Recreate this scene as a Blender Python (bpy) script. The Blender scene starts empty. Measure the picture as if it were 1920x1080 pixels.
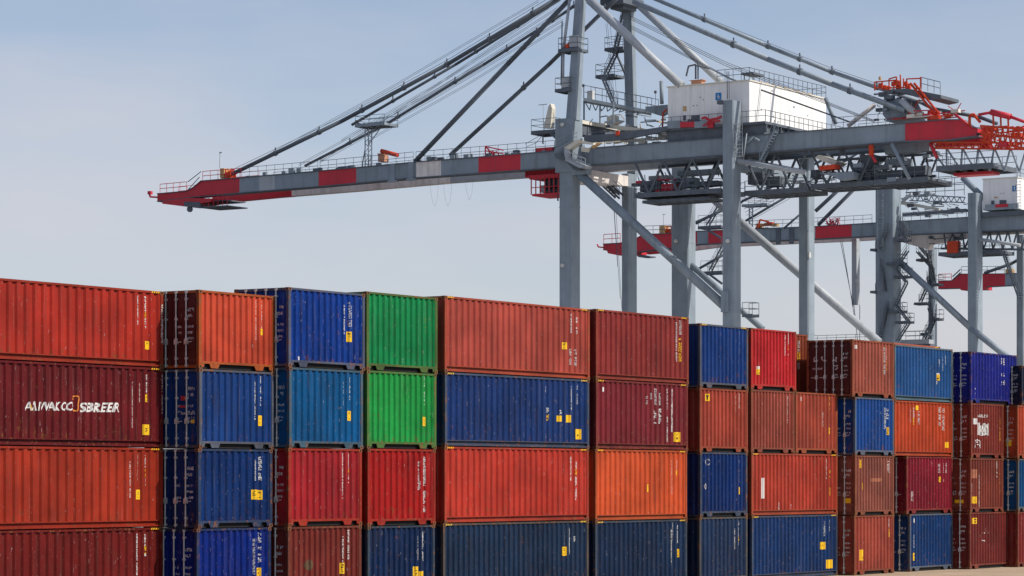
import bpy, bmesh, math, random
from mathutils import Vector, Matrix
random.seed(7)
SC = bpy.context.scene
COL = SC.collection
# ------------------------------------------------------------------ camera
F = 5400.0; HZ = 900.0; ZC = 4.37                # focal length in photo pixels, horizon row, eye height
cd = bpy.data.cameras.new('camera'); cam = bpy.data.objects.new('camera', cd); COL.objects.link(cam)
cam.location = (0, 0, ZC); cam.rotation_euler = (math.radians(90), 0, 0)
cd.sensor_width = 36; cd.lens = F / 1920 * 36; cd.shift_y = (HZ - 540) / 1920
cd.clip_start = 1; cd.clip_end = 20000
SC.camera = cam
# ------------------------------------------------------------------ light
SUN_AZ = math.radians(106)      # clockwise from +Y (view direction)
SUN_EL = math.radians(40)
W = bpy.data.worlds.new('World'); SC.world = W; W.use_nodes = True
nt = W.node_tree; nt.nodes.clear()
out = nt.nodes.new('ShaderNodeOutputWorld'); bg = nt.nodes.new('ShaderNodeBackground'); sky = nt.nodes.new('ShaderNodeTexSky')
sky.sky_type = 'NISHITA'; sky.sun_disc = False; sky.sun_elevation = SUN_EL; sky.sun_rotation = SUN_AZ
sky.altitude = 0; sky.air_density = 0.75; sky.dust_density = 1.0; sky.ozone_density = 1.0
bg.inputs[1].default_value = 0.112
# thin high cloud veil: pale streaks laid over the sky colour
tcw = nt.nodes.new('ShaderNodeTexCoord'); mpw = nt.nodes.new('ShaderNodeMapping'); mpw.inputs['Scale'].default_value = (2.2, 2.2, 9.0)
nzw = nt.nodes.new('ShaderNodeTexNoise'); nzw.inputs['Scale'].default_value = 2.6; nzw.inputs['Detail'].default_value = 5
mrw = nt.nodes.new('ShaderNodeMapRange'); mrw.inputs[1].default_value = .35; mrw.inputs[2].default_value = .75; mrw.inputs[3].default_value = .0; mrw.inputs[4].default_value = .42
mxw = nt.nodes.new('ShaderNodeMix'); mxw.data_type = 'RGBA'; mxw.inputs[7].default_value = (5.0, 4.85, 5.2, 1)
nt.links.new(tcw.outputs['Generated'], mpw.inputs['Vector']); nt.links.new(mpw.outputs[0], nzw.inputs['Vector']); nt.links.new(nzw.outputs['Fac'], mrw.inputs[0])
sxw = nt.nodes.new('ShaderNodeSeparateXYZ'); hzw = nt.nodes.new('ShaderNodeMapRange'); adw = nt.nodes.new('ShaderNodeMath'); adw.operation = 'ADD'
hzw.inputs[1].default_value = 0.0; hzw.inputs[2].default_value = .18; hzw.inputs[3].default_value = .66; hzw.inputs[4].default_value = .12     # ground haze thins with height
nt.links.new(tcw.outputs['Generated'], sxw.inputs[0]); nt.links.new(sxw.outputs[2], hzw.inputs[0]); nt.links.new(hzw.outputs[0], adw.inputs[0]); nt.links.new(mrw.outputs[0], adw.inputs[1])
nt.links.new(adw.outputs[0], mxw.inputs[0]); nt.links.new(sky.outputs[0], mxw.inputs[6])
nt.links.new(mxw.outputs[2], bg.inputs[0]); nt.links.new(bg.outputs[0], out.inputs[0])
sl = bpy.data.lights.new('sun', 'SUN'); sun = bpy.data.objects.new('sun', sl); COL.objects.link(sun)
sl.energy = 3.3; sl.angle = math.radians(0.5); sl.color = (1.0, 0.94, 0.85)
sd = Vector((math.sin(SUN_AZ) * math.cos(SUN_EL), math.cos(SUN_AZ) * math.cos(SUN_EL), math.sin(SUN_EL)))
sun.rotation_euler = sd.to_track_quat('Z', 'Y').to_euler(); sun.location = (60, 0, 80)
SC.view_settings.view_transform = 'Standard'; SC.view_settings.look = 'None'
SC.view_settings.exposure = 0.25; SC.view_settings.gamma = 1.0
# ------------------------------------------------------------------ directions of the yard
TH = math.radians(56.874)
R = Vector((math.cos(TH), math.sin(TH), 0)); N = Vector((-math.sin(TH), math.cos(TH), 0))   # along the stacks / along the crane booms
NANG = math.atan2(N.y, N.x)

# ------------------------------------------------------------------ mesh helpers
class MB:
    def __init__(s): s.v = []; s.f = []; s.m = []
    def add(s, vs, fs, mi=0):
        o = len(s.v); s.v += [tuple(p) for p in vs]
        for f in fs: s.f.append([o + i for i in f]); s.m.append(mi)
        return s
    def box(s, x0, x1, y0, y1, z0, z1, mi=0):
        return s.add([(x0,y0,z0),(x1,y0,z0),(x1,y1,z0),(x0,y1,z0),(x0,y0,z1),(x1,y0,z1),(x1,y1,z1),(x0,y1,z1)],
              [(0,3,2,1),(4,5,6,7),(0,1,5,4),(1,2,6,5),(2,3,7,6),(3,0,4,7)], mi)
    def frust(s, b, t, mi=0):       # b, t: four corners each
        return s.add(list(b) + list(t), [(3,2,1,0),(4,5,6,7),(0,1,5,4),(1,2,6,5),(2,3,7,6),(3,0,4,7)], mi)
    def beam(s, p, q, w, h, mi=0):  # rectangular bar, h along the up side
        p = Vector(p); q = Vector(q); d = (q - p).normalized()
        u = Vector((0,0,1)) if abs(d.z) < 0.95 else Vector((1,0,0))
        a = d.cross(u).normalized() * (w/2); b = a.cross(d).normalized() * (h/2)
        return s.frust([p-a-b, p+a-b, p+a+b, p-a+b], [q-a-b, q+a-b, q+a+b, q-a+b], mi)
    def tube(s, p, q, r, n=6, r2=None, mi=0):
        p = Vector(p); q = Vector(q); d = (q - p).normalized()
        u = Vector((0,0,1)) if abs(d.z) < 0.95 else Vector((1,0,0))
        a = d.cross(u).normalized(); b = a.cross(d).normalized(); r2 = r if r2 is None else r2
        vs = [p + (a*math.cos(2*math.pi*i/n) + b*math.sin(2*math.pi*i/n))*r for i in range(n)] + \
             [q + (a*math.cos(2*math.pi*i/n) + b*math.sin(2*math.pi*i/n))*r2 for i in range(n)]
        fs = [(i, (i+1) % n, n + (i+1) % n, n + i) for i in range(n)] + [tuple(range(n))[::-1], tuple(range(n, 2*n))]
        return s.add(vs, fs, mi)
    def line(s, pts, r, n=6, mi=0):
        for p, q in zip(pts, pts[1:]): s.tube(p, q, r, n, mi=mi)
        return s
    def ext(s, pts, vec, mi=0):     # polygon pulled along vec
        n = len(pts); vec = Vector(vec); pts = [Vector(p) for p in pts]
        vs = pts + [p + vec for p in pts]
        return s.add(vs, [tuple(range(n))[::-1], tuple(range(n, 2*n))] + [(i, (i+1) % n, n + (i+1) % n, n + i) for i in range(n)], mi)
    def build(s, name, mats, parent=None, smooth=False, fix=True):
        me = bpy.data.meshes.new(name); me.from_pydata(s.v, [], s.f)
        if not isinstance(mats, (list, tuple)): mats = [mats]
        for m in mats: me.materials.append(m)
        if len(mats) > 1: me.polygons.foreach_set('material_index', s.m)
        if fix:
            bm = bmesh.new(); bm.from_mesh(me); bmesh.ops.recalc_face_normals(bm, faces=bm.faces); bm.to_mesh(me); bm.free()
        if smooth:
            me.polygons.foreach_set('use_smooth', [len(p.vertices) == 4 for p in me.polygons])
        me.update()
        o = bpy.data.objects.new(name, me); COL.objects.link(o)
        if parent: o.parent = parent
        return o
def tag(o, label=None, cat=None, group=None, kind=None):
    if label: o['label'] = label
    if cat: o['category'] = cat
    if group: o['group'] = group
    if kind: o['kind'] = kind
    return o
def empty(name, loc, rz=0):
    o = bpy.data.objects.new(name, None); COL.objects.link(o); o.location = loc; o.rotation_euler = (0, 0, rz); o.empty_display_size = .3
    return o

# ------------------------------------------------------------------ materials
def lin(c, k=1.0):
    f = lambda x: (x/255)/12.92 if x/255 <= .04045 else ((x/255+.055)/1.055)**2.4
    return tuple(f(x)*k for x in c) + (1,)
def newmat(name):
    m = bpy.data.materials.new(name); m.use_nodes = True; t = m.node_tree
    return m, t, t.nodes['Principled BSDF']
class NG:
    def __init__(s, t): s.t = t
    def n(s, ty, **k):
        x = s.t.nodes.new(ty)
        for a, b in k.items(): setattr(x, a, b)
        return x
    def l(s, a, b): s.t.links.new(a, b)
    def noise(s, vec, scale, det=4, rough=.6):
        x = s.n('ShaderNodeTexNoise'); x.inputs['Scale'].default_value = scale; x.inputs['Detail'].default_value = det; x.inputs['Roughness'].default_value = rough
        s.l(vec, x.inputs['Vector']); return x.outputs['Fac']
    def mapr(s, v, a, b, c=0, d=1):
        x = s.n('ShaderNodeMapRange'); x.inputs[1].default_value = a; x.inputs[2].default_value = b; x.inputs[3].default_value = c; x.inputs[4].default_value = d
        s.l(v, x.inputs[0]); return x.outputs[0]
    def math(s, op, a, b=None):
        x = s.n('ShaderNodeMath', operation=op)
        for i, v in enumerate((a, b)):
            if v is None: continue
            if isinstance(v, (int, float)): x.inputs[i].default_value = v
            else: s.l(v, x.inputs[i])
        x.use_clamp = op in ('MULTIPLY_ADD',)
        return x.outputs[0]
    def mix(s, fac, a, b, mode='MIX'):
        x = s.n('ShaderNodeMix', data_type='RGBA', blend_type=mode)
        for i, v in ((0, fac), (6, a), (7, b)):
            if isinstance(v, (int, float)): x.inputs[i].default_value = v
            elif isinstance(v, tuple): x.inputs[i].default_value = v
            else: s.l(v, x.inputs[i])
        return x.outputs[2]
    def scaled(s, vec, sc):
        x = s.n('ShaderNodeMapping'); x.inputs['Scale'].default_value = sc; s.l(vec, x.inputs['Vector']); return x.outputs[0]
def worn_paint(name, fixed=None, rust=.5, streak=1.0, rough=.55, speck=1.0, edge=False, rustcol=(.16,.055,.02,1)):
    m, t, b = newmat(name); g = NG(t)
    tc = g.n('ShaderNodeTexCoord'); oi = g.n('ShaderNodeObjectInfo')
    add = g.n('ShaderNodeVectorMath', operation='ADD'); g.l(tc.outputs['Object'], add.inputs[0])
    cmb = g.n('ShaderNodeCombineXYZ'); rr = g.math('MULTIPLY', oi.outputs['Random'], 91.0)
    g.l(rr, cmb.inputs[0]); g.l(rr, cmb.inputs[1]); g.l(rr, cmb.inputs[2]); g.l(cmb.outputs[0], add.inputs[1])
    v = add.outputs[0]
    if fixed is None: base = oi.outputs['Color']
    else: base = fixed
    # sun-faded and grimy patches
    fade = g.mapr(g.noise(v, .55, 3), .3, .7, .70, 1.22)
    vs = g.n('ShaderNodeVectorMath', operation='SCALE')
    if isinstance(base, tuple): vs.inputs[0].default_value = base[:3]
    else: g.l(base, vs.inputs[0])
    g.l(fade, vs.inputs['Scale']); c = vs.outputs[0]
    st = g.mapr(g.noise(g.scaled(v, (9, 9, .45)), 1.0, 5, .65), .52, .78, 0, .34*streak)
    c = g.mix(st, c, (.05, .038, .03, 1))
    st2 = g.mapr(g.noise(g.scaled(v, (6, 6, .25)), 1.7, 4, .6), .6, .85, 0, .16*streak)
    c = g.mix(st2, c, (.30, .27, .25, 1))
    # chalky scuffs
    sc = g.mapr(g.noise(g.scaled(v, (5, 5, 1.6)), 3.2, 6, .7), .63, .69, 0, .55*speck)
    c = g.mix(sc, c, (.42, .38, .36, 1))
    # rust, thicker near the foot of each box
    sep = g.n('ShaderNodeSeparateXYZ'); g.l(tc.outputs['Object'], sep.inputs[0])
    low = g.mapr(sep.outputs[2], .05, 1.0, .10 if not edge else .0, 0)
    rn = g.math('ADD', g.math('ADD', g.noise(g.scaled(v, (2.2, 2.2, 1.1)), 2.6, 8, .72), low), g.math('MULTIPLY', oi.outputs['Random'], .06))
    rf = g.mapr(rn, .74 - .2*rust, .82 - .2*rust, 0, .85)
    c = g.mix(rf, c, rustcol)
    rs = g.mapr(g.noise(g.scaled(v, (3, 3, 1.3)), 6.5, 3, .5), .665, .715, 0, .75)
    c = g.mix(rs, c, (.09, .035, .018, 1))
    g.l(c, b.inputs['Base Color']); b.inputs['Roughness'].default_value = rough
    b.inputs['Specular IOR Level'].default_value = .14
    bp = g.n('ShaderNodeBump'); bp.inputs['Strength'].default_value = .4; bp.inputs['Distance'].default_value = .03
    g.l(g.noise(v, 2.2, 3), bp.inputs['Height']); g.l(bp.outputs[0], b.inputs['Normal'])
    return m
def plain(name, c, rough=.6, var=.12, scale=1.5, metal=0, streak=0.0):
    m, t, b = newmat(name); g = NG(t); tc = g.n('ShaderNodeTexCoord')
    v = tc.outputs['Object']
    f = g.mapr(g.noise(v, scale, 5), .3, .7, 1-var, 1+var)
    vs = g.n('ShaderNodeVectorMath', operation='SCALE'); vs.inputs[0].default_value = c[:3]; g.l(f, vs.inputs['Scale'])
    cc = vs.outputs[0]
    if streak:
        s1 = g.mapr(g.noise(g.scaled(v, (1.6, 1.6, .12)), 1.0, 5, .65), .5, .75, 0, streak)
        cc = g.mix(s1, cc, (.08, .07, .06, 1))
        s2 = g.mapr(g.noise(g.scaled(v, (2.3, 2.3, .5)), 1.3, 7, .7), .66, .72, 0, streak*1.3)
        cc = g.mix(s2, cc, (.14, .07, .035, 1))
    g.l(cc, b.inputs['Base Color']); b.inputs['Roughness'].default_value = rough; b.inputs['Metallic'].default_value = metal
    b.inputs['Specular IOR Level'].default_value = .3
    return m
M = {}
M['paint'] = worn_paint('container_paint', rust=.36, streak=1.4)
M['frame'] = worn_paint('container_frame_paint', rust=.78, streak=1.3, edge=True, rustcol=(.20,.075,.03,1))
M['cast'] = worn_paint('corner_casting_rust', rust=.95, edge=True, rustcol=(.22,.085,.03,1))
M['dark'] = plain('void_and_slot_shade', (.02,.018,.017,1), .8)  # near-black put in for shade under floors and inside casting slots
M['rod'] = plain('galvanised_rod', (.55,.54,.5,1), .5, .25, 6, .3)
M['white'] = plain('lettering_white', (.68,.66,.63,1), .6, .12, 9)
M['dim'] = plain('lettering_faded', (.58,.54,.52,1), .7, .2, 9)
M['yellow'] = plain('label_yellow', (.80,.47,.01,1), .55, .08, 9)
M['ink'] = plain('label_ink', (.05,.03,.02,1), .6)
M['orange'] = plain('logo_orange', (.75,.25,.05,1), .6)
M['patch'] = plain('patch_orange', (.36,.13,.07,1), .6, .2, 5)
M['stain'] = plain('greenish_stain', (.10,.055,.028,1), .7, .35, 5)
M['redlbl'] = plain('label_red', (.45,.03,.03,1), .6)
M['steel'] = plain('crane_grey_paint', (.255,.305,.35,1), .45, .14, .35, 0, .42)
M['steel_l'] = plain('crane_light_grey_paint', (.42,.45,.48,1), .45, .10, .35, 0, .3)
M['steel_d'] = plain('crane_dark_grey_steel', (.12,.14,.165,1), .6, .2, 1.0)
M['beige'] = plain('crane_beige_paint', (.80,.74,.70,1), .55, .12, .8, 0, .35)
M['red'] = plain('crane_red_paint', (.60,.036,.055,1), .45, .10, .4, 0, .3)
M['orangered'] = plain('crane_orange_red_paint', (.62,.06,.018,1), .5, .12, .7)
M['house'] = plain('machine_house_white', (.90,.89,.87,1), .5, .04, .5, 0, .2)
M['cream'] = plain('cream_white_paint', (.72,.68,.58,1), .5, .1, .8)
M['tan'] = plain('tan_paint', (.55,.36,.16,1), .5, .1, 1)
M['blue'] = plain('sign_blue', (.01,.20,.52,1), .4, .05)
M['stay'] = plain('forestay_dark_grey', (.115,.135,.16,1), .45, .12, .4)
M['salmon'] = plain('salmon_paint', (.55,.27,.16,1), .5, .1, 1)
M['rope'] = plain('wire_rope', (.11,.125,.145,1), .6)
M['glass'] = plain('cab_glass', (.01,.012,.015,1), .1)
M['lamp'] = plain('lamp_glass', (.6,.6,.58,1), .3)
def concrete():
    m, t, b = newmat('concrete_paving'); g = NG(t); tc = g.n('ShaderNodeTexCoord'); v = tc.outputs['Object']
    f = g.mapr(g.noise(v, .35, 8, .65), .3, .7, .78, 1.15)
    vs = g.n('ShaderNodeVectorMath', operation='SCALE'); vs.inputs[0].default_value = (.46,.345,.23); g.l(f, vs.inputs['Scale'])
    c = g.mix(g.mapr(g.noise(v, 3.5, 6), .58, .72, 0, .55), vs.outputs[0], (.16,.12,.09,1))
    br = g.n('ShaderNodeTexBrick'); br.offset = 0; br.inputs['Scale'].default_value = 1; br.inputs['Brick Width'].default_value = 2.4; br.inputs['Row Height'].default_value = 3.2
    br.inputs['Mortar Size'].default_value = .012; br.inputs['Color1'].default_value = br.inputs['Color2'].default_value = (1,1,1,1); br.inputs['Mortar'].default_value = (.25,.2,.16,1)
    g.l(v, br.inputs['Vector']); c = g.mix(1.0, c, br.outputs['Color'], 'MULTIPLY')
    g.l(c, b.inputs['Base Color']); b.inputs['Roughness'].default_value = .9
    return m
# ------------------------------------------------------------------ ground
gb = MB(); gb.add([(-6000,-6000,0),(6000,-6000,0),(6000,6000,0),(-6000,6000,0)], [(0,1,2,3)])
gr = gb.build('ground', plain('asphalt', (.055,.052,.05,1), .9, .25, .6));  # unseen yard, made dark to cut bounce onto the container ends
ab = MB().box(108, 180, 50.5, 70, -.3, .004); ap = ab.build('apron', concrete()); ap.rotation_euler = (0, 0, TH); tag(ap, 'pale jointed concrete strip on which the container stacks stand', 'paving', kind='structure')
gr.rotation_euler = (0, 0, TH); tag(gr, 'unseen asphalt yard surface, kept dark to limit light bounced onto the stacks', 'ground', kind='structure')

qb = MB().box(-500, 1500, 76, 184, -.3, .004); qy = qb.build('quay', plain('quay_bounce_concrete', (.50,.47,.43,1), .9, .15, .3)); qy.rotation_euler = (0, 0, TH); tag(qy, 'unseen pale quay slab under the cranes, added to bounce light onto them', 'quay', kind='structure')  # unseen slab, kept pale to throw sunlight onto the crane's shaded faces
# ------------------------------------------------------------------ containers
ZM = {  # enlarged views used while measuring: origin and scale
 1: (0, 520, 3.552), 2: (0, 776, 3.552), 3: (430, 520, 3.552), 4: (430, 776, 3.552), 5: (800, 540, 3.552), 6: (800, 776, 3.552),
 7: (1260, 580, 5.647), 8: (1260, 771, 3.494), 9: (1560, 600, 4.5), 10: (1560, 840, 4.5)}
CW = 2.35
def r_at(u, n0):
    d = Vector(((u-960)/F, 1, 0)); return n0 / N.dot(d) * R.dot(d)
def z_at(u, v, n0):
    d = Vector(((u-960)/F, 1, 0)); return ZC + (HZ - v)/F * (n0 / N.dot(d))
class Profile:      # one corrugated wall: ridge, slope, trough, slope
    def __init__(s, x0, x1, pitch, y0, dep):
        n = max(3, round((x1-x0)/pitch)); p = (x1-x0)/n; s.pts = [(x0, y0)]
        for i in range(n):
            b = x0 + i*p
            s.pts += [(b + .2*p, y0), (b + .36*p, y0+dep), (b + .66*p, y0+dep), (b + .82*p, y0)]
        s.pts.append((x1, y0)); s.x = [q[0] for q in s.pts]
    def y(s, x):
        if x <= s.x[0]: return s.pts[0][1]
        for (a, ya), (b, yb) in zip(s.pts, s.pts[1:]):
            if x <= b: return ya + (yb-ya)*(x-a)/max(1e-9, b-a)
        return s.pts[-1][1]
def glyphs(mb, x0, x1, z0, z1, put, vert=True, rng=random, fill=.52, mi=0, gap=.12):
    """rows of small weathered characters; vert: they run down the wall"""
    if vert: q_ = (x1-x0)*.14; x0 += q_; x1 -= q_
    w = abs(x1-x0); h = abs(z1-z0); L = h if vert else w; T = w if vert else h
    cl = max(T*.6, L/46); k = max(1, int(L/cl)); cl = L/k
    na, nb = 3, 4
    for i in range(k):
        if rng.random() < gap: continue
        for a in range(na):
            b = 0
            while b < nb:
                if rng.random() < fill:
                    e = b+1
                    while e < nb and rng.random() < .55: e += 1
                    s0 = (i + .06 + .82*a/na)*cl; s1 = (i + .06 + .82*(a+1)/na)*cl; t0 = T*b/nb; t1 = T*e/nb
                    if vert: q = (x0+t0, x0+t1, z1-s1, z1-s0)
                    else: q = (x0+s0, x0+s1, z0+t0, z0+t1)
                    put(mb, *q, mi); b = e
                b += 1
def side_put(prof, off):
    def put(mb, a, b, z0, z1, mi=0):
        xs = [a] + [x for x in prof.x if a + 1e-4 < x < b - 1e-4] + [b]
        for p, q in zip(xs, xs[1:]):
            yp, yq = prof.y(p)-off, prof.y(q)-off
            mb.add([(p,yp,z0),(q,yq,z0),(q,yq,z1),(p,yp,z1)], [(0,1,2,3)], mi)
    return put
def end_put(xoff):
    def put(mb, a, b, z0, z1, mi=0):     # a, b counted from the far edge of the end towards the near edge
        mb.add([(xoff, CW-a, z0),(xoff, CW-b, z0),(xoff, CW-b, z1),(xoff, CW-a, z1)], [(0,1,2,3)], mi)
    return put
GRP = 'stacked shipping containers'
def container(uL, uR, n0, zt, zb, rgb, label, long=False, doors=False, marks=(), wear=1.0, doorseed=0, frame=None, k=0.64, haz=None, end_rgb=None, doortext=True):
    r0, r1 = r_at(uL, n0), r_at(uR, n0); L = r1 - r0; H = zt - zb
    rt = empty('shipping_container', R*r0 + N*n0 + Vector((0,0,zb)), TH)
    tag(rt, label, 'shipping container', GRP)
    col = lin(rgb, k); fcol = lin(frame, k) if frame else tuple(col[i]*.92 for i in range(3)) + (1,)
    rng = random.Random(hash((int(uL), int(zt*10))))
    def P(mb, name, mat='paint', c=None, par=None, **kw):
        o = mb.build(name, M[mat] if isinstance(mat, str) else mat, par or rt, **kw); o.color = c or col; return o
    PO = .15; zr0 = .24; zr1 = H - .075
    prof = Profile(PO, L-PO, (.375 if long else .325)*rng.uniform(.9,1.1), .022, .06)
    # near side wall
    mb = MB(); k0 = len(prof.pts)
    mb.add([(x, y, zr0) for x, y in prof.pts] + [(x, y, zr1) for x, y in prof.pts], [(i, i+1, k0+i+1, k0+i) for i in range(k0-1)])
    P(mb, 'side_panel', fix=False)
    mb = MB(); mb.add([(x, CW-y, zr0) for x, y in prof.pts] + [(x, CW-y, zr1) for x, y in prof.pts], [(i+1, i, k0+i, k0+i+1) for i in range(k0-1)])
    P(mb, 'side_panel', fix=False)
    P(MB().box(PO*.4, L-PO*.4, .03, CW-.03, H-.05, H-.02), 'roof_panel')
    P(MB().box(.12, L-.12, .14, CW-.14, .012, .21), 'floor', 'dark')  # block under the floor, coloured near-black as the shade of the void
    # right end wall
    pe = Profile(.1, CW-.1, .3, .03, .04); ke = len(pe.pts)
    mb = MB(); mb.add([(L-y, x, .12) for x, y in pe.pts] + [(L-y, x, H-.1) for x, y in pe.pts], [(i, i+1, ke+i+1, ke+i) for i in range(ke-1)])
    P(mb, 'end_panel', fix=False)
    # corner posts, rails
    for x in (0, L-PO):
        for y in (0, CW-.12):
            P(MB().box(x+.004, x+PO-.004, y+.004, y+.116, .11, H-.11), 'corner_post', 'frame', fcol)
    for y in (0, CW-.06):
        P(MB().box(PO, L-PO, y+.008, y+.058, H-.078, H-.006), 'top_rail', 'frame', fcol)
        b = MB()
        if long:
            e_ = 1 if y == 0 else -1; yc = y if y == 0 else y+.06; b.box(PO, L-PO, min(yc+e_*.012,yc+e_*.12), max(yc+e_*.012,yc+e_*.12), .205, .24); b.box(PO, L-PO, min(yc+e_*.10,yc+e_*.118), max(yc+e_*.10,yc+e_*.118), .085, .205); b.box(PO, L-PO, min(yc+e_*.008,yc+e_*.12), max(yc+e_*.008,yc+e_*.12), .03, .085)
        else:
            b.box(PO, L-PO, y+.006, y+.06, .165, .24)
            for s in (0, 1):
                fx = lambda q: PO + q if s == 0 else L - PO - q
                for (q0, q1, q2, q3, zb_) in ((0, .16, .0, .12, .05), (.42, .95, .50, .86, .02)):
                    pts = [(fx(q0), y+.012, .165), (fx(q1), y+.012, .165), (fx(q3), y+.012, zb_), (fx(q2), y+.012, zb_)]
                    b.ext(pts, (0, .04, 0))
        P(b, 'bottom_rail', 'frame', fcol)
    for x in (0, L-.04):
        for z in (.02, H-.1): P(MB().box(x+.004, x+.036, .12, CW-.12, z, z+.09), 'end_rail', 'frame', fcol)
    # castings; dark plates stand in for the shade inside their slots
    cc = MB()
    for (x, y, z) in [(a, b_, c) for a in (0, L-.17) for b_ in (0, CW-.15) for c in (0, H-.115)]:
        cb = MB().box(x-.003, x+.173, y-.003, y+.153, z+.001, z+.114)
        cb.box(x+.045, x+.125, y-.007, y-.0035, z+.025, z+.09, 1) if y == 0 else None
        cb.box(x-.007, x-.0035, y+.05, y+.1, z+.03, z+.085, 1) if x == 0 else None
        o = cb.build('corner_casting', [M['cast'], M['dark']], rt); o.color = tuple(.35*fcol[i] + .65*(.26,.105,.04)[i] for i in range(3)) + (1,)
    if haz is None: haz = long
    if haz:
        for s in (0, 1):
            hb = MB(); a0 = PO + .03 if s == 0 else L - PO - .45
            for i in range(4): hb.ext([(a0+.11*i, .004, H-.07), (a0+.11*i+.055, .004, H-.07), (a0+.11*i+.085, .004, H-.015), (a0+.11*i+.03, .004, H-.015)], (0,.003,0))
            hb.build('hazard_stripe', M['yellow'], rt)
    # left end
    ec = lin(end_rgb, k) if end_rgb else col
    if doors:
        for d in (0, 1):
            y0, y1 = (.125, CW/2-.012) if d == 0 else (CW/2+.012, CW-.125)
            b = MB().box(.05, .08, y0, y1, .12, H-.11)
            nz = 5; hz = (H-.36)/nz
            for i in range(nz): b.box(.028, .05, y0+.05, y1-.05, .15+hz*i+.05, .15+hz*(i+1)-.03)
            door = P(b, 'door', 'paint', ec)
            for yy in ((.53, .96) if d == 0 else (1.40, 1.83)):
                rb = MB().tube((-.02, yy, .04), (-.02, yy, H-.04), .026, 8)
                for zz in (.07, .3, H*.36, H*.62, H-.33, H-.1): rb.box(-.035, .04, yy-.05, yy+.05, zz, zz+.07)
                rb.build('lock_rod', M['rod'], door, smooth=False)
                hb = MB().beam((-.05, yy-.05, H*.33), (-.05, yy+(.26 if d else -.26), H*.33+.03), .016, .024); hb.box(-.06, .03, yy-.06, yy+.06, H*.31, H*.37)
                hb.build('handle', M['rod'], door)
            for zz in (.4, H*.5, H-.5):
                hg = MB().box(-.012, .05, (.09 if d == 0 else CW-.14), (.14 if d == 0 else CW-.09), zz, zz+.12); P(hg, 'hinge', 'frame', ec, door)
        if doortext:
            put = end_put(.0265)
            rg = random.Random(doorseed + int(uL))
            t = MB(); a = CW-.58
            glyphs(t, a, a+.36, H*.73, H*.73+.11, put, False, rg); glyphs(t, a+.05, a+.30, H*.655, H*.655+.10, put, False, rg)
            for j in range(3):
                zz = H*(.52-.075*j); glyphs(t, a+.02, a+.34, zz, zz+.075, put, False, rg, .5); 
                if rg.random() < .8: glyphs(t, a-.42, a-.18, zz, zz+.07, put, False, rg, .45)
            t.build('lettering', M['dim'], rt)
    else:
        pe = Profile(.12, CW-.12, .3, .035, .035); ke = len(pe.pts)
        mb = MB(); mb.add([(y, x, .12) for x, y in pe.pts] + [(y, x, H-.1) for x, y in pe.pts], [(i+1, i, ke+i, ke+i+1) for i in range(ke-1)])
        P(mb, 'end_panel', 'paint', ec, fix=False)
    # lettering and labels, traced at their place on the wall
    put = side_put(prof, .007)
    for mk in marks:
        zid, kind = mk[0], mk[1]; ox, oy, sc = ZM[zid]
        xa, xb, ya, yb = mk[2:6]
        ua, ub = ox + xa/sc, ox + xb/sc; va, vb = oy + ya/sc, oy + yb/sc; um = (ua+ub)/2
        if kind[0] == 'E':      # on the left end
            def ey(u): d = Vector(((u-960)/F, 1, 0)); return r0/R.dot(d)*N.dot(d) - n0
            d_ = Vector(((um-960)/F, 1, 0)); t_ = r0/R.dot(d_); za_, zb2_ = [ZC + (HZ-v)/F*t_ - zb for v in (va, vb)]
            A0, A1 = CW-ey(ua), CW-ey(ub); b = MB(); pe_ = end_put(.0255)
            if kind == 'Et': glyphs(b, A0, A1, zb2_, za_, pe_, False, rng, .55)
            else: pe_(b, A0, A1, zb2_, za_)
            b.build('lettering' if kind == 'Et' else 'label', M[{'t': 'dim', 'w': 'dim', 'y': 'yellow', 'r': 'redlbl'}[kind[1]]], rt, fix=False)
            continue
        X0, X1 = r_at(ua, n0)-r0, r_at(ub, n0)-r0; Z1, Z0 = z_at(um, va, n0)-zb, z_at(um, vb, n0)-zb
        X0 = max(.01, X0); X1 = min(L-.01, X1); Z0 = max(.05, Z0); Z1 = min(H-.05, Z1)
        if X1-X0 < .005 or Z1-Z0 < .01: continue
        if X1 > L - PO + .03:      # on the corner post
            pp = lambda mb, a, b, z0, z1, mi=0: mb.add([(a,-.003,z0),(b,-.003,z0),(b,-.003,z1),(a,-.003,z1)], [(0,1,2,3)], mi)
        else: pp = put
        b = MB()
        if kind in 'tdo':
            glyphs(b, X0, X1, Z0, Z1, pp, True, rng)
            b.build('lettering', M[{'t': 'white', 'd': 'dim', 'o': 'yellow'}[kind]], rt, fix=False)
        elif kind == 'h':
            glyphs(b, X0, X1, Z0, Z1, pp, False, rng); b.build('lettering', M['white'], rt, fix=False)
        elif kind == 'p':
            pp(b, X0, X1, Z0, Z1); b.build('repair_patch', M['patch'], rt, fix=False)
        elif kind in 'sr':
            xm, zm, xr, zr = (X0+X1)/2, (Z0+Z1)/2, (X1-X0)/2, (Z1-Z0)/2
            for i in range(14):      # round mark built in narrow strips, or an open ring of dabs
                a_ = 2*math.pi*i/14
                if kind == 'r': xx, zz = xm+xr*math.cos(a_), zm+zr*math.sin(a_); pp(b, xx-.016, xx+.016, zz-.03, zz+.03)
                else: u_ = -1+2*i/14; hh = zr*math.sqrt(max(0, 1-(u_+1/14)**2))*rng.uniform(.8,1); pp(b, xm+xr*u_, xm+xr*(u_+2/14), zm-hh, zm+hh)
            b.build('ring_mark' if kind == 'r' else 'stain', M['dim'] if kind == 'r' else M['stain'], rt, fix=False)
        elif kind == 'w':
            pp(b, X0, X1, Z0, Z1); b.build('label', M['white'], rt, fix=False)
        elif kind == 'y':
            pp(b, X0, X1, Z0, Z1, 0)
            pi = side_put(prof, .011)
            mx, mz = (X1-X0)*.15, (Z1-Z0)*.12
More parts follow.
